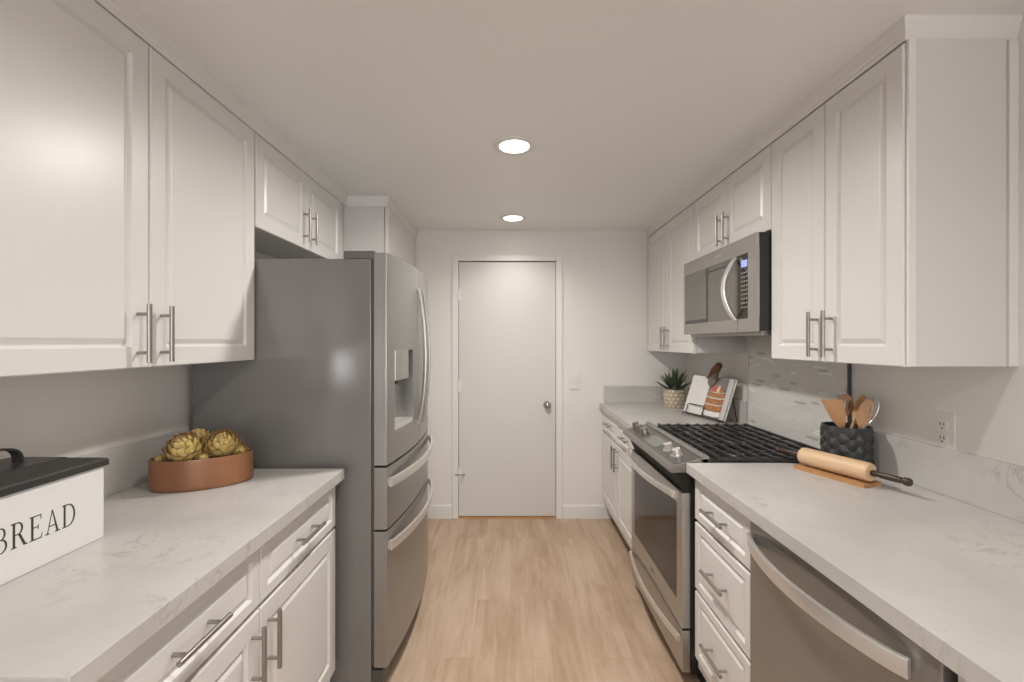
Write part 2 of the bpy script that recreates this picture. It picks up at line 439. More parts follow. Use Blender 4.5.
# crown moulding over the cabinets
def crown(path, zb, h, lab, name, out=1.0):
    """mitred run: path in plan, room side on the RIGHT of the walking direction"""
    P = [(-.03, 0), (-.001, 0), (.002, h * .10), (.002, h * .26), (.0055, h * .34), (.009, h * .66), (.012, h * .78), (.014, h), (-.03, h)]
    n = len(path); V = [Vector((p[0], p[1], 0)) for p in path]; bm = nbm(); rings = []
    nr = lambda d: Vector((d.y, -d.x, 0))
    for i in range(n):
        d0 = (V[i] - V[i - 1]).normalized() if i else (V[1] - V[0]).normalized()
        d1 = (V[i + 1] - V[i]).normalized() if i < n - 1 else d0
        a0, a1 = nr(d0), nr(d1); m_ = (a0 + a1).normalized(); k_ = 1 / max(.3, m_.dot(a0))
        rings.append([bm.verts.new(V[i] + m_ * (k_ * o) + Vector((0, 0, zb + z))) for o, z in P])
    for i in range(n - 1):
        for j in range(len(P)): bm.faces.new([rings[i][j], rings[i][(j + 1) % len(P)], rings[i + 1][(j + 1) % len(P)], rings[i + 1][j]])
    bm.faces.new(rings[0]); bm.faces.new(rings[-1])
    struct(name, bm, M['trim'], label=lab, cat='moulding', flat=True)
crown([(-1.0, .70), (-1.0, 2.735), (-.752, 2.735), (-.752, YB)], 2.222, ZC - 2.222, 'crown moulding above the left wall cabinets and the tall cabinet', 'trim_1')
crown([(1.080, YB), (1.080, 1.232), (XR, 1.232)], 2.226, ZC - 2.226, 'crown moulding above the right wall cabinets', 'trim_2')

# recessed lights
for (x, y), lab in zip(CANS, ('recessed ceiling light nearest the door', 'recessed ceiling light over the aisle, nearer the camera of the two in view',
                              'recessed ceiling light above the near counters', 'recessed ceiling light behind the camera')):
    t = thing('ceiling_light', lab, 'light', (x, y, ZC), group='recessed ceiling lights')
    b = nbm(); add_lathe(b, [(.066, -.001), (.068, -.006), (.082, -.009), (.094, -.006), (.097, -.0005)], (x, y, ZC), 40, cap0=False, cap1=False)
    obj('trim_ring', b, M['trim'], t)
    b = nbm(); add_lathe(b, [(.066, -.0015), (.055, -.005), (.03, -.007), (.002, -.0075)], (x, y, ZC), 40, cap0=False)
    obj('lens', b, M['lens'], t)
    ld_ = bpy.data.lights.new('led_disc', 'AREA'); ld_.shape = 'DISK'; ld_.size = .125; ld_.energy = LAMP_W; ld_.color = LAMP_COL
    ld_.spread = math.radians(150)
    ld_.energy = LAMP_W * {3.21: .23, 2.03: 1.85, 0.83: .60}.get(y, 1.0)
    ld_.spread = math.radians({3.21: 125, 2.03: 168}.get(y, 156))
    lo = bpy.data.objects.new('led_disc', ld_); COL.objects.link(lo); lo.parent = t; lo.location = (0, 0, -.0095)

# ------------------------------------------------------------------ cabinet fronts
def front_mesh(bm, xf, sg, y0, y1, z0, z1, t=.02, stile=.055, rail=None, plain=False):
    """raised-panel front; xf is its FRONT plane, sg = outward direction along x"""
    rail = rail or stile
    R = [(0, -t), (0, -.003), (.003, 0), (1.0, 0), (1.12, -.0085), (1.16, -.0085), (1.40, -.0012), (1.42, -.0010)]
    if plain: R = R[:3]
    rings = []
    for k, (o, d) in enumerate(R):
        if o < .01: oy = oz = o
        else:
            e = (o - 1.0) * .06; oy, oz = stile + e, rail + e
        x = xf + sg * d
        rings.append([bm.verts.new(p) for p in ((x, y0 + oy, z0 + oz), (x, y1 - oy, z0 + oz), (x, y1 - oy, z1 - oz), (x, y0 + oy, z1 - oz))])
    for k in range(len(rings) - 1):
        for i in range(4):
            bm.faces.new([rings[k][i], rings[k][(i + 1) % 4], rings[k + 1][(i + 1) % 4], rings[k + 1][i]])
    bm.faces.new(rings[0]); bm.faces.new(rings[-1])

def bar_pull(parent, xf, sg, c, length=.158, vertical=True, off=.032):
    """bar handle, c = (y, z) of its centre"""
    b = nbm(); y, z = c; h = length / 2; q = h * .66
    X = xf + sg * off
    if vertical:
        add_cyl(b, (X, y, z - h), (X, y, z + h), .0062, 14)
        for s in (-q, q): add_cyl(b, (xf, y, z + s), (X, y, z + s), .0046, 10)
    else:
        add_cyl(b, (X, y - h, z), (X, y + h, z), .0062, 14)
        for s in (-q, q): add_cyl(b, (xf, y + s, z), (X, y + s, z), .0046, 10)
    return obj('handle', b, M['nickel'], parent)

def cab_door(parent, xf, sg, y0, y1, z0, z1, hy=None, hz=None, stile=.055, plain=False):
    b = nbm(); front_mesh(b, xf, sg, y0, y1, z0, z1, stile=stile, plain=plain)
    d = obj('door', b, M['cab'], parent, flat=True)
    if hy is not None: bar_pull(d, xf, sg, (hy, hz))
    return d

def drawer(parent, xf, sg, y0, y1, z0, z1, stile=.034):
    b = nbm(); front_mesh(b, xf, sg, y0, y1, z0, z1, stile=stile, rail=.030)
    d = obj('drawer', b, M['cab'], parent, flat=True)
    bar_pull(d, xf, sg, ((y0 + y1) / 2, (z0 + z1) / 2), vertical=False)
    return d

# left wall cabinet over the counter
LF = -1.0
t = thing('wall_cabinet', 'large white two-door wall cabinet above the bread box and copper bowl', 'cabinet', (-1.14, 1.24, 1.327))
b = nbm(); add_box(b, XL, LF - .022, .732, 1.758, 1.33, 2.283); obj('body', b, M['cab'], t)
cab_door(t, LF, 1, .734, 1.2435, 1.327, 2.218, 1.205, 1.420)
cab_door(t, LF, 1, 1.2475, 1.756, 1.327, 2.218, 1.285, 1.420)
t = thing('wall_cabinet', 'short white two-door wall cabinet above the refrigerator', 'cabinet', (-1.14, 2.2, 1.85))
b = nbm(); add_box(b, XL, LF - .022, 1.762, 2.742, 1.853, 2.283); obj('body', b, M['cab'], t)
cab_door(t, LF, 1, 1.766, 2.2045, 1.85, 2.218, 2.168, 1.96)
cab_door(t, LF, 1, 2.2085, 2.648, 1.85, 2.218, 2.245, 1.96)
# tall cabinet past the refrigerator
t = thing('pantry_cabinet', 'tall white cabinet between the refrigerator and the end wall', 'cabinet', (-.99, 3.15, 0))
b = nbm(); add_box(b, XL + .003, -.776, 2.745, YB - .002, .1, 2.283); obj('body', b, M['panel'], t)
b = nbm(); add_box(b, XL + .003, -.82, 2.747, YB - .002, 0, .1); obj('plinth', b, M['cab'], t)
for z0, z1 in ((.12, 1.10), (1.106, 2.222)):
    cab_door(t, -.753, 1, 2.762, YB - .012, z0, z1, 3.515, 1.02 if z0 < 1 else 1.2, plain=True)

# left base cabinet
BF = -.665
t = thing('base_cabinet', 'white base cabinet of two drawers and two doors under the left counter', 'cabinet', (-.97, 1.19, 0))
b = nbm(); add_box(b, XL + .003, BF - .022, .68, 1.708, .1, .874); obj('body', b, M['cab'], t)
b = nbm(); add_box(b, XL + .003, -.74, .685, 1.705, 0, .1); obj('plinth', b, M['cab'], t)
for y0, y1, hy in ((.682, 1.1915, 1.155), (1.1955, 1.706, 1.232)):
    drawer(t, BF, 1, y0, y1, .702, .862)
    cab_door(t, BF, 1, y0, y1, .155, .690, hy, .585)

# right wall cabinets
RF = 1.08
t = thing('wall_cabinet', 'white two-door wall cabinet above the rolling pin, its blank side facing out', 'cabinet', (1.24, 1.55, 1.33))
b = nbm(); add_box(b, RF + .022, XR, 1.238, 1.866, 1.333, 2.283); obj('body', b, M['cab'], t)
b = nbm(); add_box(b, RF + .0065, RF + .027, 1.2285, 1.2375, 1.330, 2.228, .001); obj('side_stile', b, M['trim'], t)
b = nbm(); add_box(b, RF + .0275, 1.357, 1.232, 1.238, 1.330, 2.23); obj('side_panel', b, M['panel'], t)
b = nbm(); add_box(b, 1.359, XR, 1.226, 1.238, 1.330, 2.222, .002); obj('side_trim', b, M['trim'], t)
cab_door(t, RF, -1, 1.2395, 1.5485, 1.328, 2.22, 1.514, 1.424)
cab_door(t, RF, -1, 1.5525, 1.868, 1.328, 2.22, 1.587, 1.424)
t = thing('wall_cabinet', 'short white two-door wall cabinet above the microwave', 'cabinet', (1.24, 2.265, 1.865))
b = nbm(); add_box(b, RF + .022, XR, 1.870, 2.66, 1.868, 2.283); obj('body', b, M['cab'], t)
cab_door(t, RF, -1, 1.873, 2.263, 1.866, 2.22, 2.232, 1.965)
cab_door(t, RF, -1, 2.267, 2.657, 1.866, 2.22, 2.298, 1.965)
t = thing('wall_cabinet', 'white two-door wall cabinet above the potted succulent', 'cabinet', (1.24, 3.12, 1.33))
b = nbm(); add_box(b, RF + .022, XR, 2.664, YB - .002, 1.333, 2.283); obj('body', b, M['cab'], t)
cab_door(t, RF, -1, 2.667, 3.114, 1.328, 2.22, 3.080, 1.424)
cab_door(t, RF, -1, 3.118, YB - .006, 1.328, 2.22, 3.152, 1.424)

# right base cabinets
QF = .725
t = thing('base_cabinet', 'narrow white base cabinet with three drawers between range and dishwasher', 'cabinet', (1.05, 1.58, 0))
b = nbm(); add_box(b, QF + .022, XR - .003, 1.357, 1.796, .1, .874); obj('body', b, M['cab'], t)
b = nbm(); add_box(b, .80, XR - .003, 1.357, 1.796, 0, .1); obj('plinth', b, M['dgrey'], t)
for z0, z1 in ((.702, .862), (.430, .690), (.158, .418)):
    drawer(t, QF, -1, 1.360, 1.775, z0, z1)
t = thing('base_cabinet', 'white base cabinet of drawers and doors below the potted succulent', 'cabinet', (1.05, 3.07, 0))
b = nbm(); add_box(b, QF + .022, XR - .003, 2.578, YB - .002, .1, .874); obj('body', b, M['cab'], t)
b = nbm(); add_box(b, .80, XR - .003, 2.578, YB - .002, 0, .1); obj('plinth', b, M['dgrey'], t)
for y0, y1, hy in ((2.582, 3.071, 3.035), (3.075, YB - .008, 3.112)):
    drawer(t, QF, -1, y0, y1, .702, .862)
    cab_door(t, QF, -1, y0, y1, .155, .690, hy, .60)
t = thing('end_cabinet', 'white panelled cabinet end right of the dishwasher', 'cabinet', (1.05, .68, 0))
b = nbm(); add_box(b, QF + .004, XR, .625, .735, .1, .874, .002); obj('body', b, M['cab'], t)
b = nbm(); add_box(b, .80, XR, .625, .735, 0, .1); obj('plinth', b, M['dgrey'], t)

# ------------------------------------------------------------------ countertops
def counter(label, x0, x1, y0, y1, splashes):
    t = thing('countertop', label, 'countertop', ((x0 + x1) / 2, (y0 + y1) / 2, .874))
    b = nbm(); add_box(b, x0, x1, y0, y1, .874, .914, .003); obj('slab', b, M['quartz'], t)
    for lab, q in splashes:
        b = nbm(); add_box(b, *q, .002); tag(obj('backsplash', b, M['quartz']), lab, 'backsplash')
    return t
counter('veined white quartz countertop on the left, under the bread box', XL, -.636, .649, 1.72, [('low quartz backsplash strip behind the bread box and copper bowl', (XL + .0005, -1.26, .652, 1.72, .9142, 1.06))])
counter('veined white quartz countertop on the right, under the rolling pin', .70, XR, .60, 1.80, [('low quartz backsplash strip behind the crock and under the outlet', (1.365, XR - .0005, .60, 1.826, .9142, 1.062))])
counter('veined quartz countertop at the far end, under the succulent and cookbook', .70, XR, 2.573, YB - .001,
        [('low quartz backsplash strip on the end wall behind the succulent', (.735, 1.3645, YB - .021, YB - .001, .9142, 1.05)),
         ('low quartz backsplash strip on the side wall behind the cookbook', (1.365, XR - .0005, 2.617, YB - .001, .9142, 1.05))])

# mosaic panel behind the range
t = thing('tile_panel', 'grey and white linear mosaic tile panel on the wall behind the range', 'tile panel', (1.38, 2.22, .914))
b = nbm(); add_box(b, 1.376, XR - .001, 1.834, 2.606, .90, 1.60); obj('mosaic', b, M['tile'], t)
for y in (1.831, 2.609):
    b = nbm(); add_box(b, 1.370, XR - .001, y - .0025, y + .0025, .90, 1.42 if y > 2 else 1.333); obj('edge_strip', b, M['dgrey'] if y < 2 else M['bright'], t)

# ------------------------------------------------------------------ refrigerator
FY0, FY1, FC, FW = 1.766, 2.64, 2.203, .437
def fx(y, inset=0.0):
    """bowed front of the refrigerator doors"""
    u = (y - FC) / FW
    return -.488 + .038 * (1 - u * u) - inset
def bowed(bm, y0, y1, z0, z1, xb=-.537, n=14, inset=0.0):
    pts = [(xb, y0)]
    r = .0045
    ys = [y0 + (y1 - y0) * i / n for i in range(n + 1)]
    pts += [(fx(y0) - r - inset, y0), (fx(y0 + .0035) - inset, y0 + .0035)]
    pts += [(fx(y) - inset, y) for y in ys[1:-1]]
    pts += [(fx(y1 - .0035) - inset, y1 - .0035), (fx(y1) - r - inset, y1), (xb, y1)]
    add_prism(bm, pts, 'z', z0, z1)
t = thing('refrigerator', 'grey stainless french-door refrigerator with two lower freezer drawers', 'refrigerator', (-.9, 2.2, 0))
b = nbm(); add_box(b, -1.25, -.549, FY0, FY1, .03, 1.724, .004); obj('case', b, M['side'], t)
b = nbm(); add_box(b, -.549, -.5375, FY0 + .008, FY1 - .008, .12, 1.735); obj('gasket', b, M['dgrey'], t)
b = nbm(); add_box(b, -1.2, -.52, FY0 + .01, FY1 - .01, .0, .03); add_box(b, -.549, -.505, FY0 + .004, FY1 - .004, .03, .105, .004); obj('base_grille', b, M['dgrey'], t)
for y0, y1 in ((FY0 + .004, FY0 + .09), (FY1 - .09, FY1 - .004)):
    b = nbm(); add_box(b, -.66, -.535, y0, y1, 1.724, 1.757, .006); obj('hinge_cover', b, M['hinge_grey'], t)
DZ0, DZ1 = .912, 1.748
# near door with the dispenser pocket, as one bowed shell around the opening
PY0, PY1, PZ0, PZ1 = 1.842, 2.085, 1.03, 1.362
b = nbm()
bowed(b, FY0, FC - .002, DZ0, PZ0, n=20); bowed(b, FY0, FC - .002, PZ1, DZ1, n=20)
def jamb(bm, ya, yb):
    ys = [FY0 + (FC - .002 - FY0) * i / 20 for i in range(21)]
    near = ya <= FY0
    pts = [(-.537, ya)] + ([(fx(FY0) - .0045, FY0), (fx(FY0 + .0035), FY0 + .0035)] if near else [(fx(ya), ya)])
    pts += [(fx(y), y) for y in ys if ya + .004 < y < yb - .004]
    pts += [(fx(yb), yb)] if near else [(fx(FC - .0055), FC - .0055), (fx(FC - .002) - .0045, FC - .002)]
    pts += [(-.537, yb)]
    add_prism(bm, pts, 'z', PZ0, PZ1)
jamb(b, FY0, PY0); jamb(b, PY1, FC - .002)
d1 = obj('door', b, M['steel_v'], t)
b = nbm(); add_box(b, -.537, -.530, PY0, PY1, PZ0, PZ1)
dp = obj('dispenser', b, M['steel_v'], d1)
b = nbm(); add_prism(b, [(-.530, PY0), (fx(PY0) + .004, PY0), (fx(PY0 + .08) + .005, PY0 + .08), (fx(PY0 + .16) + .003, PY0 + .16), (-.530, PY0 + .16)], 'z', 1.238, PZ1, .002)
obj('dispenser_panel', b, M['steel'], d1)
b = nbm(); add_box(b, -.530, -.492, PY0 + .161, PY1, 1.238, PZ1); obj('dispenser_trim', b, M['dgrey'], d1)
b = nbm(); add_prism(b, [(-.530, PY0 + .004), (fx(PY0) - .004, PY0 + .004), (fx(PY1) - .002, PY1 - .004), (-.530, PY1 - .004)], 'z', PZ0 + .0005, PZ0 + .022, .002)
obj('drip_tray', b, M['bright'], d1)
b = nbm(); add_cyl(b, (-.505, 1.96, 1.238), (-.505, 1.96, 1.215), .012, 12); add_box(b, -.528, -.522, 1.93, 1.99, 1.09, 1.20, .002)
obj('nozzle', b, M['dgrey'], d1)
b = nbm(); bowed(b, FC + .002, FY1, DZ0, DZ1); d2 = obj('door', b, M['steel_v'], t)
def fr_handle(y, parent):
    b = nbm(); pts = []; sc_ = []
    for i in range(25):
        u = i / 24; z = 1.0 + .655 * u
        pts.append((fx(y) + .006 + .034 * math.sin(PI * u) ** .75, y, z)); sc_.append(1.0)
    add_sweep(b, pts, [(-.008, -.005), (-.006, -.008), (.006, -.008), (.008, -.005), (.008, .005), (.006, .008), (-.006, .008), (-.008, .005)], up=(1, 0, 0))
    for z in (1.012, 1.643): add_cyl(b, (fx(y) - .003, y, z), (fx(y) + .012, y, z), .009, 12)
    obj('handle', b, M['hsteel'], parent)
fr_handle(FC - .045, d1); fr_handle(FC + .045, d2)
def bow_band(name, parent, y0, y1, z, xa, bow, hh, th, m, sg=1, n=26, pw=1.0, post=None):
    b = nbm(); pts = []
    for i in range(n + 1):
        u = i / n
        pts.append((xa(y0 + (y1 - y0) * u) + sg * bow * math.sin(PI * u) ** pw, y0 + (y1 - y0) * u, z))
    h = hh / 2; q = th / 2
    add_sweep(b, pts, [(-q, -h + .003), (-q + .002, -h), (q - .002, -h), (q, -h + .003), (q, h - .003), (q - .002, h), (-q + .002, h), (-q, h - .003)])
    if post:
        for y in (y0 + .014, y1 - .014):
            x = xa(y); add_box(b, x - sg * post, x + sg * .006, y - .012, y + .012, z - h * .8, z + h * .8)
    return obj(name, b, m, parent)
for z0, z1, hz in ((.660, .903, .842), (.118, .652, .592)):
    b = nbm(); bowed(b, FY0, FY1, z0, z1, n=24); d = obj('freezer_drawer', b, M['steel_v'], t)
    bow_band('handle', d, FY0 + .012, FY1 - .012, hz, lambda y: fx(y) + .010, .030, .036, .012, M['bright'], pw=.8, post=.012)

# ------------------------------------------------------------------ gas range
GY0, GY1 = 1.804, 2.566
t = thing('gas_range', 'stainless slide-in gas range with black grates and oven window', 'range', (1.03, 2.185, 0))
b = nbm(); add_box(b, .722, 1.362, GY0, GY1, .065, .905); obj('body', b, M['black'], t)
b = nbm(); add_box(b, .78, 1.34, GY0 + .01, GY1 - .01, 0, .065); obj('base', b, M['black'], t)
b = nbm(); add_box(b, .790, 1.362, GY0, GY1, .905, .916, .002); obj('cooktop', b, M['black'], t)
# sloping control panel
b = nbm(); add_prism(b, [(.640, .872), (.636, .882), (.642, .899), (.762, .928), (.762, .872)], 'y', GY0, GY1, .002)
cp = obj('control_panel', b, M['dsteel'], t)
b = nbm(); add_prism(b, [(.664, .8715), (.722, .8715), (.722, .792), (.700, .792)], 'y', GY0 + .006, GY1 - .006); obj('vent', b, M['matte'], t)
b = nbm(); add_tube(b, [(.781, GY0 + .002, .928), (.781, GY1 - .002, .928)], .0165, 16); add_box(b, .764, .798, GY0 + .002, GY1 - .002, .905, .926)
obj('front_rail', b, M['dsteel'], t)
sl = Vector((.120, 0, .029)).normalized(); nrm = Vector((-sl.z, 0, sl.x))
def onpanel(x, y, h=0.0):
    z = .899 + (x - .642) * .029 / .120
    return Vector((x, y, z)) + nrm * h
b = nbm()
def plate(bm, x0, x1, y0, y1, h0, h1):
    v_ = [bm.verts.new(onpanel(x, y, h)) for h in (h0, h1) for x, y in ((x0, y0), (x1, y0), (x1, y1), (x0, y1))]
    for f in ((3, 2, 1, 0), (4, 5, 6, 7), (0, 1, 5, 4), (1, 2, 6, 5), (2, 3, 7, 6), (3, 0, 4, 7)): bm.faces.new([v_[i] for i in f])
plate(b, .656, .758, GY0 + .012, GY1 - .012, .0, .0012)
obj('fascia', b, M['fascia'], cp, flat=True)
b = nbm(); plate(b, .668, .740, 2.10, 2.29, .0013, .0022)
obj('touch_display', b, M['grey_disp'], cp, flat=True)
for y in (1.905, 2.005, 2.365, 2.445, 2.525):
    b = nbm(); c = onpanel(.704, y, .0012)
    add_cyl(b, c, c + nrm * .006, .0245, 24); add_cyl(b, c + nrm * .006, c + nrm * .030, .019, 24, .0175)
    g0 = c + nrm * .031
    add_cyl(b, g0 - sl * .017, g0 + sl * .017, .0048, 8)
    obj('knob', b, M['bright'] if y < 2.1 else M['nickel'], cp)
# grates
gx = [.838 + .0545 * i for i in range(10)]
gy = [GY0 + .006, GY0 + .2545, GY0 + .5085, GY1 - .006]
for k in range(3):
    b = nbm(); a, c = gy[k] + .002, gy[k + 1] - .002
    for x in gx:
        add_prism(b, [(a + .004, .926), (a, .930), (a + .003, .9355), (c - .003, .9355), (c, .930), (c - .004, .926)], 'x', x - .006, x + .006)
    for y in (a + .007, (a + c) / 2, c - .007):
        add_box(b, gx[0] - .0045, gx[-1] + .0045, y - .005, y + .005, .920, .9295, .001)
    for x in (gx[0], gx[3], gx[6], gx[9]):
        for y in (a + .007, c - .007): add_box(b, x - .006, x + .006, y - .006, y + .006, .916, .926)
    obj('grate', b, M['iron'], t)
for x, y, r in ((.955, 1.935, .045), (1.215, 1.935, .036), (1.085, 2.185, .055), (.955, 2.435, .050), (1.215, 2.435, .036)):
    b = nbm(); add_cyl(b, (x, y, .916), (x, y, .919), r * .95, 24); bn = obj('burner', b, M['bright'], t)
    b = nbm(); add_lathe(b, [(r * .72, .0), (r * .75, .003), (r * .6, .0045)], (x, y, .919), 24); obj('burner_cap', b, M['iron'], bn)
# oven door
b = nbm(); WZ0, WZ1, WY0, WY1 = .335, .735, GY0 + .060, GY1 - .060
Y0, Y1 = GY0 + .004, GY1 - .004
add_box(b, .686, .7215, Y0, WY0, .245, .790, .002); add_box(b, .686, .7215, WY1, Y1, .245, .790, .002)
add_box(b, .686, .7215, WY0 - .001, WY1 + .001, .245, WZ0); add_box(b, .686, .7215, WY0 - .001, WY1 + .001, WZ1, .790)
od = obj('oven_door', b, M['steel'], t)
b = nbm(); add_box(b, .688, .70, WY0 - .004, WY1 + .004, WZ0 - .004, WZ1 + .004); obj('window', b, M['glass'], od)
bow_band('handle', od, GY0 + .012, GY1 - .012, .780, lambda y: .668, .050, .030, .014, M['bright'], sg=-1, pw=.8, post=-.018)
b = nbm(); add_box(b, .688, .7215, Y0, Y1, .068, .236, .003); sd = obj('storage_drawer', b, M['steel'], t)
bow_band('handle', sd, GY0 + .012, GY1 - .012, .200, lambda y: .680, .034, .026, .012, M['bright'], sg=-1, pw=.8, post=-.010)
b = nbm()
for i in range(7): add_box(b, .6852, .6862, 2.16 + i * .008, 2.165 + i * .008, .285, .293)
obj('badge', b, M['dgrey'], od)

# ------------------------------------------------------------------ microwave
MY0, MY1, MZ0, MZ1, MF = 1.872, 2.660, 1.440, 1.856, 1.022
t = thing('microwave', 'stainless over-range microwave with bowed handle and smoked glass door', 'microwave', (1.2, 2.24, MZ0))
b = nbm(); add_box(b, MF + .0125, XR - .01, MY0 + .001, MY1 - .001, MZ0 + .004, MZ1 - .001); obj('case', b, M['black'], t)
ds = MY0 + .158   # door / control panel seam
b = nbm(); GZ0, GZ1 = MZ0 + .060, MZ1 - .072
add_box(b, MF, MF + .012, ds + .001, MY1, GZ1, MZ1, .002); add_box(b, MF, MF + .012, ds + .001, MY1, MZ0, GZ0, .002)
add_box(b, MF, MF + .012, MY1 - .022, MY1, GZ0 - .001, GZ1 + .001); add_box(b, MF + .008, MF + .012, ds + .001, MY1 - .01, GZ0 - .001, GZ1 + .001)
md = obj('door', b, M['mwsteel'], t)
b = nbm(); add_box(b, MF + .001, MF + .0075, ds + .002, MY1 - .022, GZ0, GZ1); obj('glass', b, M['mwglass'], md)
b = nbm(); add_box(b, MF, MF + .0009, 2.335, 2.36, GZ0 + .002, GZ1 - .002); add_box(b, MF, MF + .0009, ds + .03, 2.335, GZ1 - .03, GZ1 - .022); add_box(b, MF, MF + .0009, 2.36, MY1 - .022, GZ0 + .001, GZ0 + .02)
obj('glass_mask', b, M['dgrey'], md)
b = nbm()
add_box(b, MF, MF + .012, MY0, ds - .001, GZ1, MZ1, .002); add_box(b, MF, MF + .012, MY0, ds - .001, MZ0, GZ0, .002)
add_box(b, MF, MF + .012, MY0, MY0 + .070, GZ0 - .001, GZ1 + .001, .0)
add_box(b, MF + .008, MF + .012, MY0 + .05, ds - .001, GZ0 - .001, GZ1 + .001)
mc = obj('control_panel', b, M['mwsteel'], t)
b = nbm(); add_box(b, MF + .001, MF + .0075, MY0 + .070, ds - .002, GZ0, GZ1); obj('keypad', b, M['glass'], mc)
b = nbm(); add_box(b, MF - .0001, MF + .001, MY0 + .076, MY0 + .128, GZ1 - .058, GZ1 - .028); obj('clock_display', b, M['lcd'], mc)
b = nbm()
for r in range(9):
    for c in range(3):
        y = MY0 + .078 + c * .019; z = GZ1 - .085 - r * .019
        add_box(b, MF + .0003, MF + .001, y, y + .009, z, z + .005)
obj('keys', b, M['keys'], mc)
b = nbm()
pts = []
for i in range(25):
    u = i / 24; pts.append((MF - .004 - .055 * math.sin(PI * u) ** .85, ds + .010, MZ0 + .058 + (.276) * u))
add_sweep(b, pts, [(-.013, -.004), (-.010, -.008), (.010, -.008), (.013, -.004), (.013, .004), (.010, .008), (-.010, .008), (-.013, .004)], up=(-1, 0, 0))
for z in (MZ0 + .066, MZ0 + .326): add_cyl(b, (MF, ds + .010, z), (MF - .012, ds + .010, z), .009, 12)
obj('handle', b, M['bright'], md)
b = nbm(); add_box(b, MF + .03, XR - .02, MY0 + .02, MY1 - .03, MZ0 - .014, MZ0 + .004); obj('bottom_vent', b, M['mwsteel'], t)
b = nbm()
for i in range(6): add_box(b, MF - .0008, MF, 2.19 + i * .011, 2.196 + i * .011, MZ1 - .04, MZ1 - .03)
obj('badge', b, M['keys'], md)

# ------------------------------------------------------------------ dishwasher
t = thing('dishwasher', 'stainless dishwasher with bowed bar handle under the right counter', 'dishwasher', (1.0, 1.05, 0))
b = nbm(); add_box(b, .752, 1.35, .745, 1.352, .1, .868); obj('tub', b, M['dgrey'], t)
b = nbm(); add_box(b, .716, .750, .748, 1.350, .112, .866, .004); dd = obj('door', b, M['steel_v'], t)
b = nbm(); add_box(b, .80, 1.35, .748, 1.350, 0, .1); obj('kick_plate', b, M['black'], t)
bow_band('handle', dd, .800, 1.338, .815, lambda y: .708, .052, .036, .012, M['bright'], sg=-1, pw=.75, post=-.008)

# ------------------------------------------------------------------ outlet and switch
t = thing('wall_outlet', 'white duplex power outlet on the wall above the rolling pin', 'outlet', (XR, 1.437, 1.11))
b = nbm(); add_box(b, XR - .006, XR, 1.437 - .037, 1.437 + .037, 1.11 - .060, 1.11 + .060, .002); obj('cover_plate', b, M['plastic'], t)
for dz in (-.0215, .0215):
    b = nbm(); add_box(b, XR - .0085, XR - .0055, 1.437 - .0165, 1.437 + .0165, 1.11 + dz - .0165, 1.11 + dz + .0165, .001); r_ = obj('socket', b, M['plastic'], t)
    b = nbm()
    for dy in (-.006, .006): add_box(b, XR - .0090, XR - .0083, 1.437 + dy - .0013, 1.437 + dy + .0013, 1.11 + dz - .001, 1.11 + dz + .009)
    add_cyl(b, (XR - .0090, 1.437, 1.11 + dz - .009), (XR - .0083, 1.437, 1.11 + dz - .009), .0028, 10)
    obj('slots', b, M['slot'], r_)
t = thing('light_switch', 'white light switch beside the door', 'light switch', (.503, YB, 1.09))
b = nbm(); add_box(b, .503 - .042, .503 + .042, YB - .008, YB, 1.09 - .066, 1.09 + .066, .003); obj('cover_plate', b, M['plastic'], t)
b = nbm(); add_prism(b, [(YB - .0075, 1.09 - .034), (YB - .010, 1.09 - .034), (YB - .014, 1.09 + .034), (YB - .0075, 1.09 + .034)], 'x', .503 - .017, .503 + .017); obj('rocker', b, M['plastic'], t)

# ------------------------------------------------------------------ bread box
BX, BY0, BY1, BXB, BH = -1.008, .800, 1.116, -1.235, .178
t = thing('bread_box', 'white tin bread box with black lid and handle on the left counter', 'bread box', ((BX + BXB) / 2, (BY0 + BY1) / 2, .914))
b = nbm(); add_box(b, BXB, BX, BY0, BY1, .914, .914 + BH, .004); bb = obj('body', b, M['enamel'], t)
zl = .914 + BH
b = nbm()
xm0, xm1, ym0, ym1 = BXB - .004, BX + .006, BY0 - .006, BY1 + .006
def ring(o, z): return [(xm0 + o, ym0 + o, z), (xm1 - o, ym0 + o, z), (xm1 - o, ym1 - o, z), (xm0 + o, ym1 - o, z)]
RR = [[b.verts.new(p) for p in ring(o, z)] for o, z in ((0, zl), (0, zl + .014), (.004, zl + .018), (.05, zl + .030), (.056, zl + .033), (.060, zl + .033))]
for k in range(len(RR) - 1):
    for i in range(4): b.faces.new([RR[k][i], RR[k][(i + 1) % 4], RR[k + 1][(i + 1) % 4], RR[k + 1][i]])
b.faces.new(RR[0]); b.faces.new(RR[-1])
ld = obj('lid', b, M['lid'], t, angle=20)
b = nbm(); pts = []
yc = (BY0 + BY1) / 2; xc = (BX + BXB) / 2
for i in range(17):
    a = PI * i / 16; pts.append((xc, yc + .066 * math.copysign(abs(math.cos(a)) ** .6, math.cos(a)), zl + .030 + .040 * math.sin(a) ** .7))
prof_w = .012
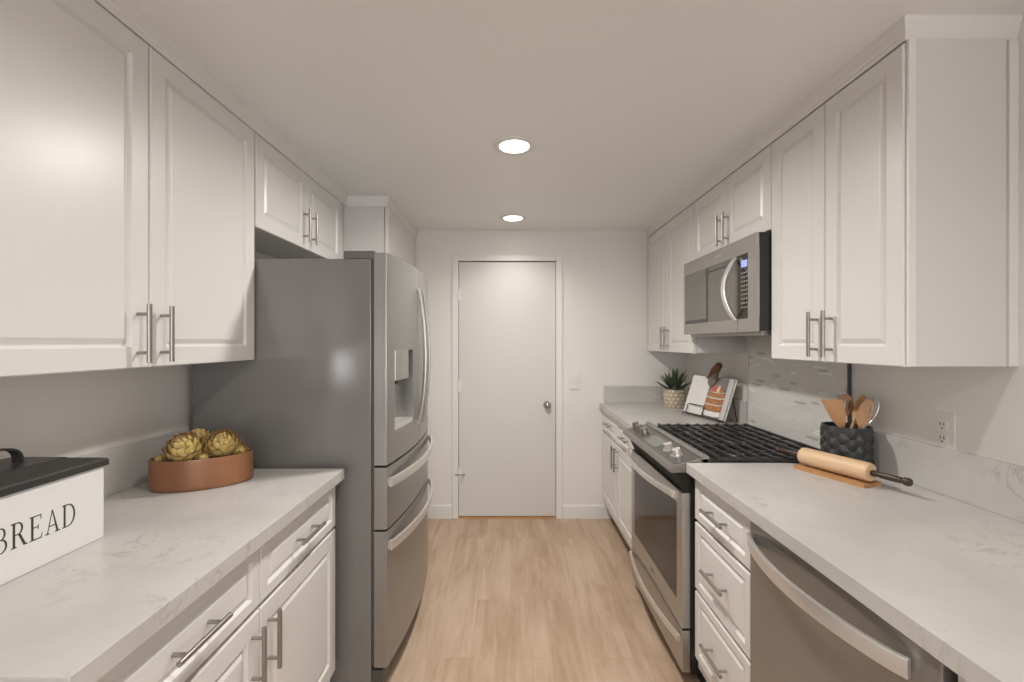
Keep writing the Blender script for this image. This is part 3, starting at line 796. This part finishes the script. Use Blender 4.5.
for i in range(16):
    p, q = Vector(pts[i]), Vector(pts[i + 1])
    dn = (q - p).normalized().cross(Vector((1, 0, 0))).normalized() * .0022
    v8 = [b.verts.new(v) for v in (p + Vector((-prof_w, 0, 0)) - dn, p + Vector((prof_w, 0, 0)) - dn, p + Vector((prof_w, 0, 0)) + dn, p + Vector((-prof_w, 0, 0)) + dn,
                                   q + Vector((-prof_w, 0, 0)) - dn, q + Vector((prof_w, 0, 0)) - dn, q + Vector((prof_w, 0, 0)) + dn, q + Vector((-prof_w, 0, 0)) + dn)]
    for f in ((0, 1, 2, 3), (7, 6, 5, 4), (0, 4, 5, 1), (1, 5, 6, 2), (2, 6, 7, 3), (3, 7, 4, 0)): b.faces.new([v8[k] for k in f])
bmesh.ops.remove_doubles(b, verts=b.verts[:], dist=.0006)
obj('handle', b, M['lid'], ld)
# BREAD, thin serif capitals; glyphs are convex pieces in a unit-height frame
def rect(x0, x1, y0, y1): return [(x0, y0), (x1, y0), (x1, y1), (x0, y1)]
def bowl_(x, yc_, rx, ry, tk, th, n=14):
    out = []
    for i in range(n):
        a0, a1 = -PI / 2 + PI * i / n, -PI / 2 + PI * (i + 1) / n
        o = lambda a: (x + rx * math.cos(a), yc_ + ry * math.sin(a))
        k = lambda a: (x + (rx - tk) * math.cos(a), yc_ + (ry - th) * math.sin(a))
        out.append([k(a0), o(a0), o(a1), k(a1)])
    return out
S, H = .110, .042
def stem(x): return [rect(x, x + S, 0, 1), rect(x - .085, x + S + .06, 0, H), rect(x - .085, x + S + .06, 1 - H, 1)]
GL = {
    'B': (stem(.1) + [rect(.19, .36, 1 - H, 1), rect(.19, .38, .515, .515 + H), rect(.19, .38, 0, H)] + bowl_(.35, .757, .22, .243, .085, H) + bowl_(.37, .275, .27, .275, .09, H), .70),
    'R': (stem(.1) + [rect(.19, .36, 1 - H, 1), rect(.19, .38, .49, .49 + H)] + bowl_(.35, .745, .24, .255, .088, H) + [[(.36, .50), (.47, .51), (.74, .03), (.63, .0)], rect(.62, .82, 0, H)], .80),
    'E': (stem(.1) + [rect(.19, .62, 1 - H, 1), rect(.19, .64, 0, H), rect(.19, .47, .50, .50 + H), [(.58, 1), (.62, 1), (.62, .80), (.60, .80)], [(.60, 0), (.64, 0), (.68, .22), (.66, .22)], rect(.45, .478, .41, .62)], .72),
    'A': ([[(.10, 0), (.14, 0), (.40, .92), (.38, 1.0)], [(.38, 1.0), (.42, 1.0), (.75, 0), (.64, 0)], rect(.20, .60, .30, .30 + H), rect(.02, .24, 0, H), rect(.55, .84, 0, H)], .84),
    'D': (stem(.1) + [rect(.19, .38, 1 - H, 1), rect(.19, .38, 0, H)] + bowl_(.36, .5, .42, .5, .095, H), .85),
}
b = nbm(); cap = .051; gap = .10
tw = sum(GL[c][1] for c in 'BREAD') + gap * 4
k = .049; ks = .168 / tw; yy = yc - .166 / 2; zb = 1.003 - cap / 2
for ch in 'BREAD':
    for poly in GL[ch][0]:
        add_prism(b, [(yy + p[0] * ks, zb + p[1] * cap) for p in poly], 'x', BX - .0002, BX + .0006)
    yy += (GL[ch][1] + gap) * ks
obj('lettering', b, M['ink'], bb, flat=True)

# ------------------------------------------------------------------ oval bowl with artichokes
OX, OY, ORZ = -1.050, 1.535, math.radians(27)
t = thing('oval_bowl', 'oval copper-brown wooden bowl holding artichokes on the left counter', 'bowl', (OX, OY, .914))
A_, B_ = .149, .086
b = nbm(); add_lathe(b, [(.94, 0), (.985, .004), (1.0, .014), (1.0, .096), (.99, .101), (.95, .101), (.94, .096), (.935, .04)], (OX, OY, .914), 64, A_, B_, cap1=False, rot=ORZ)
obj('shell', b, M['copper'], t)
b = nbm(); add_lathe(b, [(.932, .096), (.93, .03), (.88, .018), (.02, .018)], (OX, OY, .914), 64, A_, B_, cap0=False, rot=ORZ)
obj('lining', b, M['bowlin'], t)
def bowlpt(u, v, z):
    c, s = math.cos(ORZ), math.sin(ORZ)
    return Vector((OX + u * c - v * s, OY + u * s + v * c, .914 + z))
def artichoke(label, c, R, tilt, seed):
    rnd = random.Random(seed)
    t = thing('artichoke', label, 'artichoke', c, group='artichokes in the oval bowl')
    MR = Matrix.Rotation(tilt[0], 4, 'X') @ Matrix.Rotation(tilt[1], 4, 'Y')
    b = nbm(); add_ball(b, (0, 0, 0), R * .80, R * .80, R * .78, 16)
    N_ = 58
    for i in range(N_):
        f = (i + .5) / N_
        th = 2.7 - 2.55 * f ** .85                       # polar angle: from the base up to the crown
        ph = i * 2.39996 + rnd.uniform(-.1, .1)
        L_ = R * (.64 - .20 * f) * rnd.uniform(.9, 1.1); W_ = R * (.68 - .32 * f) * rnd.uniform(.9, 1.1)
        er = Vector((math.sin(th) * math.cos(ph), math.sin(th) * math.sin(ph), math.cos(th)))
        et = -Vector((math.cos(th) * math.cos(ph), math.cos(th) * math.sin(ph), -math.sin(th)))
        ep = et.cross(er)
        base = er * R * .80
        rows = []
        prof = [(0.0, .72), (.25, 1.0), (.55, .96), (.8, .70), (.93, .42), (1.0, .10)]
        for (s_, w_) in prof:
            row = []
            lift = R * (.05 + .20 * s_ - .02 * s_ * s_) - R * .23 * (s_ * L_ / R) ** 2 * 1.0
            if f < .6: lift += R * .16 * max(0, s_ - .6) * .4
            for q in (-1, -.5, 0, .5, 1):
                bend = -R * .16 * (abs(q) * w_) ** 2
                row.append((base + et * (s_ * L_) + ep * (q * w_ * W_ * .5) + er * (lift + bend)))
            rows.append(row)
        for side in (0, 1):
            V = [[b.verts.new(p - (er * R * .045 if side else Vector())) for p in row] for row in rows]
            for a in range(len(V) - 1):
                for q in range(4):
                    fc = b.faces.new([V[a][q], V[a][q + 1], V[a + 1][q + 1], V[a + 1][q]])
                    if a >= 4: fc.material_index = 1
                    elif side == 1: fc.material_index = 3
                    elif a == 0 and f < .5: fc.material_index = 2
            if side == 0: V0 = V
            else:
                for a in range(len(V) - 1):
                    for q in (0, 4): 
                        fc = b.faces.new([V0[a][q], V0[a + 1][q], V[a + 1][q], V[a][q]]); fc.material_index = 1
                for q in range(4):
                    fc = b.faces.new([V0[-1][q], V0[-1][q + 1], V[-1][q + 1], V[-1][q]]); fc.material_index = 1
    bmesh.ops.transform(b, matrix=MR, verts=b.verts[:])
    obj('head', b, [M['arti'], M['artib'], M['artig'], M['artic']], t, local=True, angle=40)
    b = nbm(); add_cyl(b, (0, 0, -R * .7), (0, 0, -R * 1.15), R * .2, 12, R * .17)
    bmesh.ops.transform(b, matrix=MR, verts=b.verts[:])
    obj('stem', b, M['artig'], t, local=True)
artichoke('big gold-green artichoke at the front left of the copper bowl', bowlpt(-.047, -.010, .116), .060, (.65, -.1), 1)
artichoke('round gold-green artichoke at the right of the copper bowl', bowlpt(.054, .004, .118), .057, (.5, .35), 2)
artichoke('artichoke behind, mostly hidden by the front left one', bowlpt(-.022, .050, .136), .042, (-.2, -.2), 3)
artichoke('small artichoke low at the right end of the copper bowl', bowlpt(.106, .004, .096), .028, (.6, .5), 4)
artichoke('small artichoke low at the left end of the copper bowl', bowlpt(-.112, .000, .088), .024, (.4, -.6), 5)
artichoke('small artichoke low at the bowl front between the two big ones', bowlpt(.006, -.050, .094), .021, (.8, .1), 6)

# ------------------------------------------------------------------ rolling pin on its stand
PA, PB = Vector((1.122, 1.733, 0)), Vector((1.203, 1.502, 0))
ax = (PB - PA).normalized(); sd_ = Vector((-ax.y, ax.x, 0)); PZ = .914 + .0145 + .032
PA.z = PB.z = PZ
t = thing('rolling_pin', 'pale wooden rolling pin with dark brown handles on its stand', 'rolling pin', ((PA + PB) / 2).to_tuple())
b = nbm(); pts = [PA, PA + ax * .004, PA + ax * .012, PB - ax * .012, PB - ax * .004, PB]
add_tube(b, pts, .032, 28, scales=[.86, .96, 1, 1, .96, .86]); obj('barrel', b, M['beech'], t)
for p, d in ((PA, -ax), (PB, ax)):
    b = nbm(); ss = [(0, .008), (.006, .0105), (.012, .0105), (.016, .008), (.03, .0098), (.06, .0110), (.085, .0102), (.093, .0085), (.096, .0125), (.108, .0132), (.113, .011), (.115, .006)]
    add_tube(b, [p + d * s for s, r in ss], 1.0, 16, scales=[r for s, r in ss]); obj('handle', b, M['walnut'], t)
t = thing('rolling_pin_stand', 'flat tan wooden stand under the rolling pin', 'stand', ((PA.x + PB.x) / 2, (PA.y + PB.y) / 2, .914))
b = nbm()
prof = [(-.042, -.0), (.042, 0), (.042, .0125), (.020, .0135), (.010, .0140 - .003), (0, .0135 - .004), (-.010, .0110), (-.020, .0135), (-.042, .0125)]
add_sweep(b, [Vector((PA.x, PA.y, .914)) - ax * .004, Vector((PB.x, PB.y, .914)) + ax * .004], prof); obj('base', b, M['tan'], t)

# ------------------------------------------------------------------ utensil crock
CX, CY, CR, CH = 1.270, 1.705, .081, .168
t = thing('utensil_crock', 'charcoal faceted ceramic crock holding wooden utensils beside the range', 'crock', (CX, CY, .914))
b = nbm(); NC, NR = 24, 8; rings = []
for j in range(NR + 1):
    z = CH * j / NR; rg = []
    for i in range(NC):
        a = 2 * PI * (i + .5 * (j % 2)) / NC
        r = CR - .002 if j in (0, NR) else CR + (.0035 if (i - (j - (j & 1)) // 2 - j) % 3 == 0 else -.0035)
        rg.append(b.verts.new((CX + r * math.cos(a), CY + r * math.sin(a), .914 + z)))
    rings.append(rg)
for j in range(NR):
    for i in range(NC):
        i1 = (i + 1) % NC
        A0, A1, B0, B1 = rings[j][i], rings[j][i1], rings[j + 1][i], rings[j + 1][i1]
        if j % 2 == 0: b.faces.new([A0, A1, B0]); b.faces.new([A1, B1, B0])
        else: b.faces.new([A0, A1, B1]); b.faces.new([A0, B1, B0])
prev = rings[-1]
for r, z in ((CR - .010, CH), (CR - .011, .012)):
    rg = [b.verts.new((CX + r * math.cos(2 * PI * (i + .5 * (NR % 2)) / NC), CY + r * math.sin(2 * PI * (i + .5 * (NR % 2)) / NC), .914 + z)) for i in range(NC)]
    for i in range(NC): b.faces.new([prev[i], prev[(i + 1) % NC], rg[(i + 1) % NC], rg[i]])
    prev = rg
b.faces.new(prev); b.faces.new(rings[0])
obj('vessel', b, M['crock'], t, flat=True)

def frame(p0, p1, face):
    """matrix: local y along p0->p1, local z toward `face`"""
    p0, p1 = Vector(p0), Vector(p1); y = (p1 - p0).normalized(); z = Vector(face); z = (z - y * z.dot(y)).normalized(); x = y.cross(z)
    m = Matrix((x, y, z)).transposed().to_4x4(); m.translation = p0
    return m
def paddle(name, label, p0, p1, face, outline, thick, m, slots=None, hr=.0065, cup=0.0):
    """handle from 0 to L0, then the outline blade; local (x across, y along)"""
    L_ = (Vector(p1) - Vector(p0)).length
    t = thing(name, label, 'utensil', tuple(p0))
    Mx = frame(p0, p1, face); Mx.translation = (0, 0, 0)
    l0 = L_ - max(p[1] for p in outline)
    b = nbm(); add_tube(b, [(0, 0, 0), (0, l0 * .5, 0), (0, l0 + .012, 0)], hr, 10, up=(0, 0, 1), scales=[1, .95, .8])
    bmesh.ops.transform(b, matrix=Mx, verts=b.verts[:]); obj('handle', b, m, t, local=True)
    b = nbm()
    def put(poly):
        V0 = [b.verts.new((x, l0 + y, -thick / 2 + cup * (x * x))) for x, y in poly]; V1 = [b.verts.new((x, l0 + y, thick / 2 + cup * (x * x))) for x, y in poly]
        b.faces.new(V0); b.faces.new(V1)
        for i in range(len(poly)): b.faces.new([V0[i], V0[(i + 1) % len(poly)], V1[(i + 1) % len(poly)], V1[i]])
    for poly in (slots or [outline]): put(poly)
    bmesh.ops.transform(b, matrix=Mx, verts=b.verts[:]); obj('blade', b, m, t, local=True)
    return t
zb = .914 + .0125
fc = (-.35, -1, .15)
paddle('wooden_spatula', 'wide angled wooden spatula leaning left in the crock', (CX + .018, CY - .012, zb + .008), (CX - .068, CY - .020, 1.192), fc,
       [(-.007, 0), (.007, 0), (.024, .040), (.030, .108), (-.038, .128), (-.024, .045)], .006, M['spoon'])
def oval(w, l, n=20): return [(w * math.sin(2 * PI * i / n), l / 2 - l / 2 * math.cos(2 * PI * i / n)) for i in range(n)]
# slotted spoon: the bowl is cut by three slots
def slotted(w, l):
    xs = [-w, -w * .55, -w * .38, -w * .10, w * .10, w * .38, w * .55, w]
    def half(x): return (l / 2) * math.sqrt(max(0, 1 - (x / w) ** 2))
    P = []
    for a, c in ((0, 1), (2, 3), (4, 5), (6, 7)):
        n = 6; X = [xs[a] + (xs[c] - xs[a]) * i / n for i in range(n + 1)]
        lo = [(x, l / 2 - half(x)) for x in X]; hi = [(x, l / 2 + half(x)) for x in reversed(X)]
        pl = lo + hi; pl2 = []
        for p in pl:
            if not pl2 or (abs(p[0] - pl2[-1][0]) + abs(p[1] - pl2[-1][1])) > 1e-6: pl2.append(p)
        if abs(pl2[0][0] - pl2[-1][0]) + abs(pl2[0][1] - pl2[-1][1]) < 1e-6: pl2.pop()
        P.append(pl2)
    for a, c in ((1, 2), (3, 4), (5, 6)):
        n = 3; X = [xs[a] + (xs[c] - xs[a]) * i / n for i in range(n + 1)]
        P.append([(x, l / 2 - half(x)) for x in X] + [(x, l * .30) for x in reversed(X)])
        P.append([(x, l * .72) for x in X] + [(x, l / 2 + half(x)) for x in reversed(X)])
    return P
paddle('slotted_spoon', 'wooden slotted spoon standing at the back of the crock', (CX - .006, CY + .030, zb + .008), (CX + .026, CY + .036, 1.196), (-.3, -1, .1),
       oval(.029, .085), .006, M['spoon2'], slotted(.029, .085))
paddle('wooden_spoon', 'pale wooden spoon leaning right in the crock', (CX - .020, CY - .030, zb + .008), (CX + .054, CY - .042, 1.185), (-.3, -1, .1),
       oval(.024, .108), .007, M['spoon'])
paddle('curved_wooden_spoon', 'wooden spoon seen edge-on between slotted spoon and pale spoon', (CX - .034, CY - .004, zb + .008), (CX + .064, CY - .006, 1.198), (-1, -.35, .1),
       oval(.016, .105), .006, M['tan'], cup=10.0)
t = thing('whisk', 'steel balloon whisk at the right of the crock', 'whisk', (CX + .012, CY - .02, zb + .008))
W0, W1 = Vector((CX + .012, CY - .02, zb + .008)), Vector((CX + .076, CY - .030, 1.192))
Mx = frame(W0, W1, (-.3, -1, 0)); Lw = (W1 - W0).length; Mx.translation = (0, 0, 0)
b = nbm(); add_tube(b, [(0, 0, 0), (0, .05, 0), (0, Lw - .115, 0)], .0075, 10, scales=[1, 1, .8]); bmesh.ops.transform(b, matrix=Mx, verts=b.verts[:]); obj('handle', b, M['bright'], t, local=True)
b = nbm()
for k in range(6):
    a = PI * k / 6; pts = []
    for i in range(25):
        u = i / 24; ang = 2 * PI * u
        yv = Lw - .118 + .118 * (0.5 - .5 * math.cos(2 * PI * u)) ** .8
        w = .031 * math.sin(2 * PI * u) * (.55 + .45 * (yv - Lw + .118) / .118)
        pts.append((w * math.cos(a), yv, w * math.sin(a)))
    add_tube(b, pts, .0010, 5, up=(math.sin(a), 0, -math.cos(a)))
bmesh.ops.transform(b, matrix=Mx, verts=b.verts[:]); obj('wires', b, M['bright'], t, local=True)

# ------------------------------------------------------------------ potted succulent
SX, SY = 1.213, 3.335
t = thing('potted_succulent', 'spiky green succulent in a cream woven-pattern pot at the far counter', 'potted plant', (SX, SY, .914))
b = nbm(); NC, NR = 60, 24; rings = []
for j in range(NR + 1):
    v = j / NR; z = .135 * v; rg = []
    r0 = .062 + .014 * math.sin(PI * (.18 + .62 * v))
    row = int(v * 4.999)
    for i in range(NC):
        a = 2 * PI * i / NC
        ca = abs(math.sin((a * 7 + row * PI / 2))) ** .5; cz = abs(math.sin(PI * v * 5)) ** .5
        r = r0 + (.0075 * ca * cz if .02 < v < .98 else .002)
        rg.append(b.verts.new((SX + r * math.cos(a), SY + r * math.sin(a), .914 + z)))
    rings.append(rg)
for j in range(NR):
    for i in range(NC):
        fc = b.faces.new([rings[j][i], rings[j][(i + 1) % NC], rings[j + 1][(i + 1) % NC], rings[j + 1][i]])
        v = (j + .5) / NR; row = int(v * 4.999); a = 2 * PI * (i + .5) / NC
        if abs(math.sin(a * 7 + row * PI / 2)) < .36 or abs(math.sin(PI * v * 5)) < .30: fc.material_index = 1
b.faces.new(rings[0]); prev = rings[-1]
for r, z in ((.060, .135), (.058, .115)):
    rg = [b.verts.new((SX + r * math.cos(2 * PI * i / NC), SY + r * math.sin(2 * PI * i / NC), .914 + z)) for i in range(NC)]
    for i in range(NC): b.faces.new([prev[i], prev[(i + 1) % NC], rg[(i + 1) % NC], rg[i]])
    prev = rg
b.faces.new(prev)
obj('pot', b, [M['pot'], M['potline']], t, angle=25)
b = nbm(); add_lathe(b, [(.0575, .116), (.05, .119), (.02, .124), (.002, .125)], (SX, SY, .914), 24); obj('soil', b, M['soil'], t)
b = nbm(); rnd = random.Random(11)
def fleshy_leaf(bm, base, ph, el, L_, W_):
    d = Vector((math.cos(ph), math.sin(ph), 0)); pts = []; n = 9; e = el; p = Vector(base)
    rows = []
    for i in range(n + 1):
        u = i / n
        w = W_ * (math.sin(PI * min(1, .28 + .72 * u)) ** .8) * (1 if u < .98 else .02) + .0006
        th = w * .42
        t_ = (d * math.cos(e) + Vector((0, 0, 1)) * math.sin(e)); s_ = Vector((-d.y, d.x, 0)); u_ = s_.cross(t_) * -1
        rows.append([p + s_ * w, p + u_ * (-th * .9), p - s_ * w, p + u_ * th * .25])
        p = p + t_ * (L_ / n); e += .02
    V = [[bm.verts.new(q) for q in r] for r in rows]
    for i in range(n):
        for j in range(4): bm.faces.new([V[i][j], V[i][(j + 1) % 4], V[i + 1][(j + 1) % 4], V[i + 1][j]])
    bm.faces.new(V[0]); bm.faces.new(V[-1])
cb = (SX, SY, .914 + .122)
for i in range(9): fleshy_leaf(b, Vector(cb) + Vector((math.cos(i * .7) * .014, math.sin(i * .7) * .014, 0)), i * 2 * PI / 9 + .2, rnd.uniform(.28, .55), rnd.uniform(.135, .16), .022)
for i in range(10): fleshy_leaf(b, cb, i * 2 * PI / 10 + .5, rnd.uniform(.72, 1.0), rnd.uniform(.15, .18), .021)
for i in range(5): fleshy_leaf(b, cb, i * 2 * PI / 5 + .1, rnd.uniform(1.15, 1.4), rnd.uniform(.16, .185), .018)
obj('foliage', b, M['leaf'], t, angle=50)

# ------------------------------------------------------------------ cookbook on a wire stand
KL, KR = Vector((1.172, 3.030, .930)), Vector((1.262, 2.650, .930))
U = (KR - KL).normalized(); Hn = Vector((-U.y, U.x, 0)); lean = math.radians(19)
V_ = Hn * math.sin(lean) + Vector((0, 0, 1)) * math.cos(lean); Nn = U.cross(V_)
if Nn.x > 0: Nn = -Nn
BW = (KR - KL).length; BHt = .252
BM = Matrix((U, V_, Nn)).transposed().to_4x4()     # local x right, y up the page, z toward the reader
def bk(name, bm, m, parent, **k):
    bmesh.ops.transform(bm, matrix=BM, verts=bm.verts[:]); return obj(name, bm, m, parent, local=True, **k)
t = thing('cookbook', 'open cookbook showing a layer cake photo, leaning on the far counter', 'book', KL.to_tuple())
OFF[t.name] = Vector((0, 0, 0))
b = nbm(); add_box(b, -.003, BW + .003, -.002, BHt + .003, 0, .003, .001); bk('cover', b, M['paper'], t)
gut = BW * .46
def page_block(x0, x1, spine_left):
    b = nbm(); n = 8; top = []
    for i in range(n + 1):
        u = i / n; x = x0 + (x1 - x0) * u; s = u if spine_left else 1 - u
        top.append((x, .0035 + .015 * (1 - (1 - min(1, s * 3.2)) ** 2) * (1 - .15 * s)))
    add_prism(b, [(p[0], p[1]) for p in top] + [(x1, .0031), (x0, .0031)], 'y', 0, BHt)
    return b
bmL = page_block(.002, gut - .001, False)
bmR = page_block(gut + .001, BW - .002, True)
pl = bk('left_pages', bmL, M['paper'], t)
pr = bk('right_pages', bmR, M['pedge'], t)
Z1 = .0190
def flat_poly(pts, z, th=.0005):
    b = nbm(); add_prism(b, pts, 'z', z, z + th); return b
ph0, ph1 = gut + .045, BW - .040
ph = bk('photo', flat_poly(rect(gut + .012, ph1, .0, BHt - .002), Z1 - .0006, .0006), M['pgrey'], pr, flat=True)
cx = gut + .094
for i, (w, y0, y1, mm) in enumerate(((.078, .006, .040, 'paper'), (.078, .040, .074, 'cake'), (.081, .074, .085, 'cream'), (.078, .085, .116, 'cake'), (.081, .116, .129, 'cream'), (.076, .129, .154, 'cake'), (.068, .154, .164, 'cream'))):
    pts = [(cx - w, y0 + .006), (cx - w * .5, y0), (cx + w * .5, y0), (cx + w, y0 + .006), (cx + w, y1), (cx + w * .5, y1 - .004), (cx - w * .5, y1 - .004), (cx - w, y1)]
    bk('cake_plate' if mm == 'paper' else 'cake_layer', flat_poly(pts, Z1 + .0001 + i * .0002), M[mm], ph, flat=True)
for i, (dx, dy, r, mm) in enumerate(((-.045, .172, .015, 'berry'), (-.018, .178, .017, 'berry'), (.010, .174, .015, 'cream'), (.038, .172, .016, 'cake'), (-.03, .194, .012, 'berry'), (.014, .192, .011, 'cream'))):
    bk('berry', flat_poly([(cx + dx + p[0], dy + p[1]) for p in circ(r, 12)], Z1 + .0016 + i * .0002), M[mm], ph, flat=True)

t = thing('cookbook_stand', 'black wire cookbook stand with a carved bird on top', 'book stand', KL.to_tuple())
def lw(p): return BM @ Vector(p)
b = nbm(); r = .0032
LB = -.0055
add_tube(b, [lw((.03, -.006, LB)), lw((.03, BHt * .9, LB)), lw((.05, BHt + .004, LB)), lw((BW - .05, BHt + .004, LB)), lw((BW - .03, BHt * .9, LB)), lw((BW - .03, -.006, LB))], r, 8)
for x in (.03, BW - .03):
    add_tube(b, [lw((x, BHt * .75, LB)), Vector((lw((x, BHt * .5, LB)).x + .05, lw((x, BHt * .5, LB)).y, -.0125))], r, 8)
obj('easel', b, M['wire'], t, local=True)
b = nbm()
foot = -.0125
add_tube(b, [lw((.02, -.006, LB)), lw((.02, -.006, .030)), lw((BW - .02, -.006, .030)), lw((BW - .02, -.006, LB))], r, 8)
for x in (.03, BW - .03): add_tube(b, [lw((x, -.006, LB)), Vector((lw((x, -.006, LB)).x, lw((x, -.006, LB)).y, foot))], r, 8)
for x in (.02, BW - .02): add_tube(b, [lw((x, -.006, .030)), Vector((lw((x, -.006, .030)).x, lw((x, -.006, .030)).y, foot))], r, 8)
obj('ledge', b, M['wire'], t, local=True)
b = nbm()
add_tube(b, [lw((.050, -.004, .030)), lw((.050, .050, .030)), lw((.066, .056, .030)), lw((.200, .056, .030)), lw((.214, .050, .030)), lw((.214, -.004, .030))], r, 8)
obj('page_holder', b, M['wire'], t, local=True)
b = nbm()
bc = gut + .030
def lball(bm, c, rx, ry, rz, n=14, rot=0):
    r_ = bmesh.ops.create_uvsphere(bm, u_segments=n, v_segments=10, radius=1)
    bmesh.ops.transform(bm, matrix=BM @ Matrix.Translation(c) @ Matrix.Rotation(rot, 4, 'Z') @ Matrix.Diagonal((rx, ry, rz, 1)), verts=r_['verts'])
lball(b, (bc - .002, BHt - .012, .026), .040, .052, .005)
fb = obj('carved_bird', b, M['birdg'], t, local=True, angle=60)
b = nbm()
P = [(bc - .045, BHt - .012, .022, .3), (bc - .026, BHt + .012, .022, .8), (bc - .006, BHt + .040, .022, 1.2), (bc + .010, BHt + .066, .022, 1.05), (bc + .018, BHt + .084, .022, .95), (bc + .022, BHt + .096, .022, .35)]
add_tube(b, [lw(p[:3]) for p in P], .022, 14, up=Nn.to_tuple(), scales=[p[3] for p in P])
add_tube(b, [lw((bc + .022, BHt + .088, .022)), lw((bc + .040, BHt + .080, .022))], .006, 8, scales=[1, .2])
add_tube(b, [lw((bc - .070, BHt - .010, .022)), lw((bc - .03, BHt - .006, .022))], .007, 8, scales=[.4, 1])
add_tube(b, [lw((bc + .028, BHt - .03, .024)), lw((bc + .034, BHt + .02, .024)), lw((bc + .032, BHt + .04, .024))], .006, 8, scales=[1, .8, .3])
obj('bird_wing', b, M['bird'], fb, local=True, angle=60)
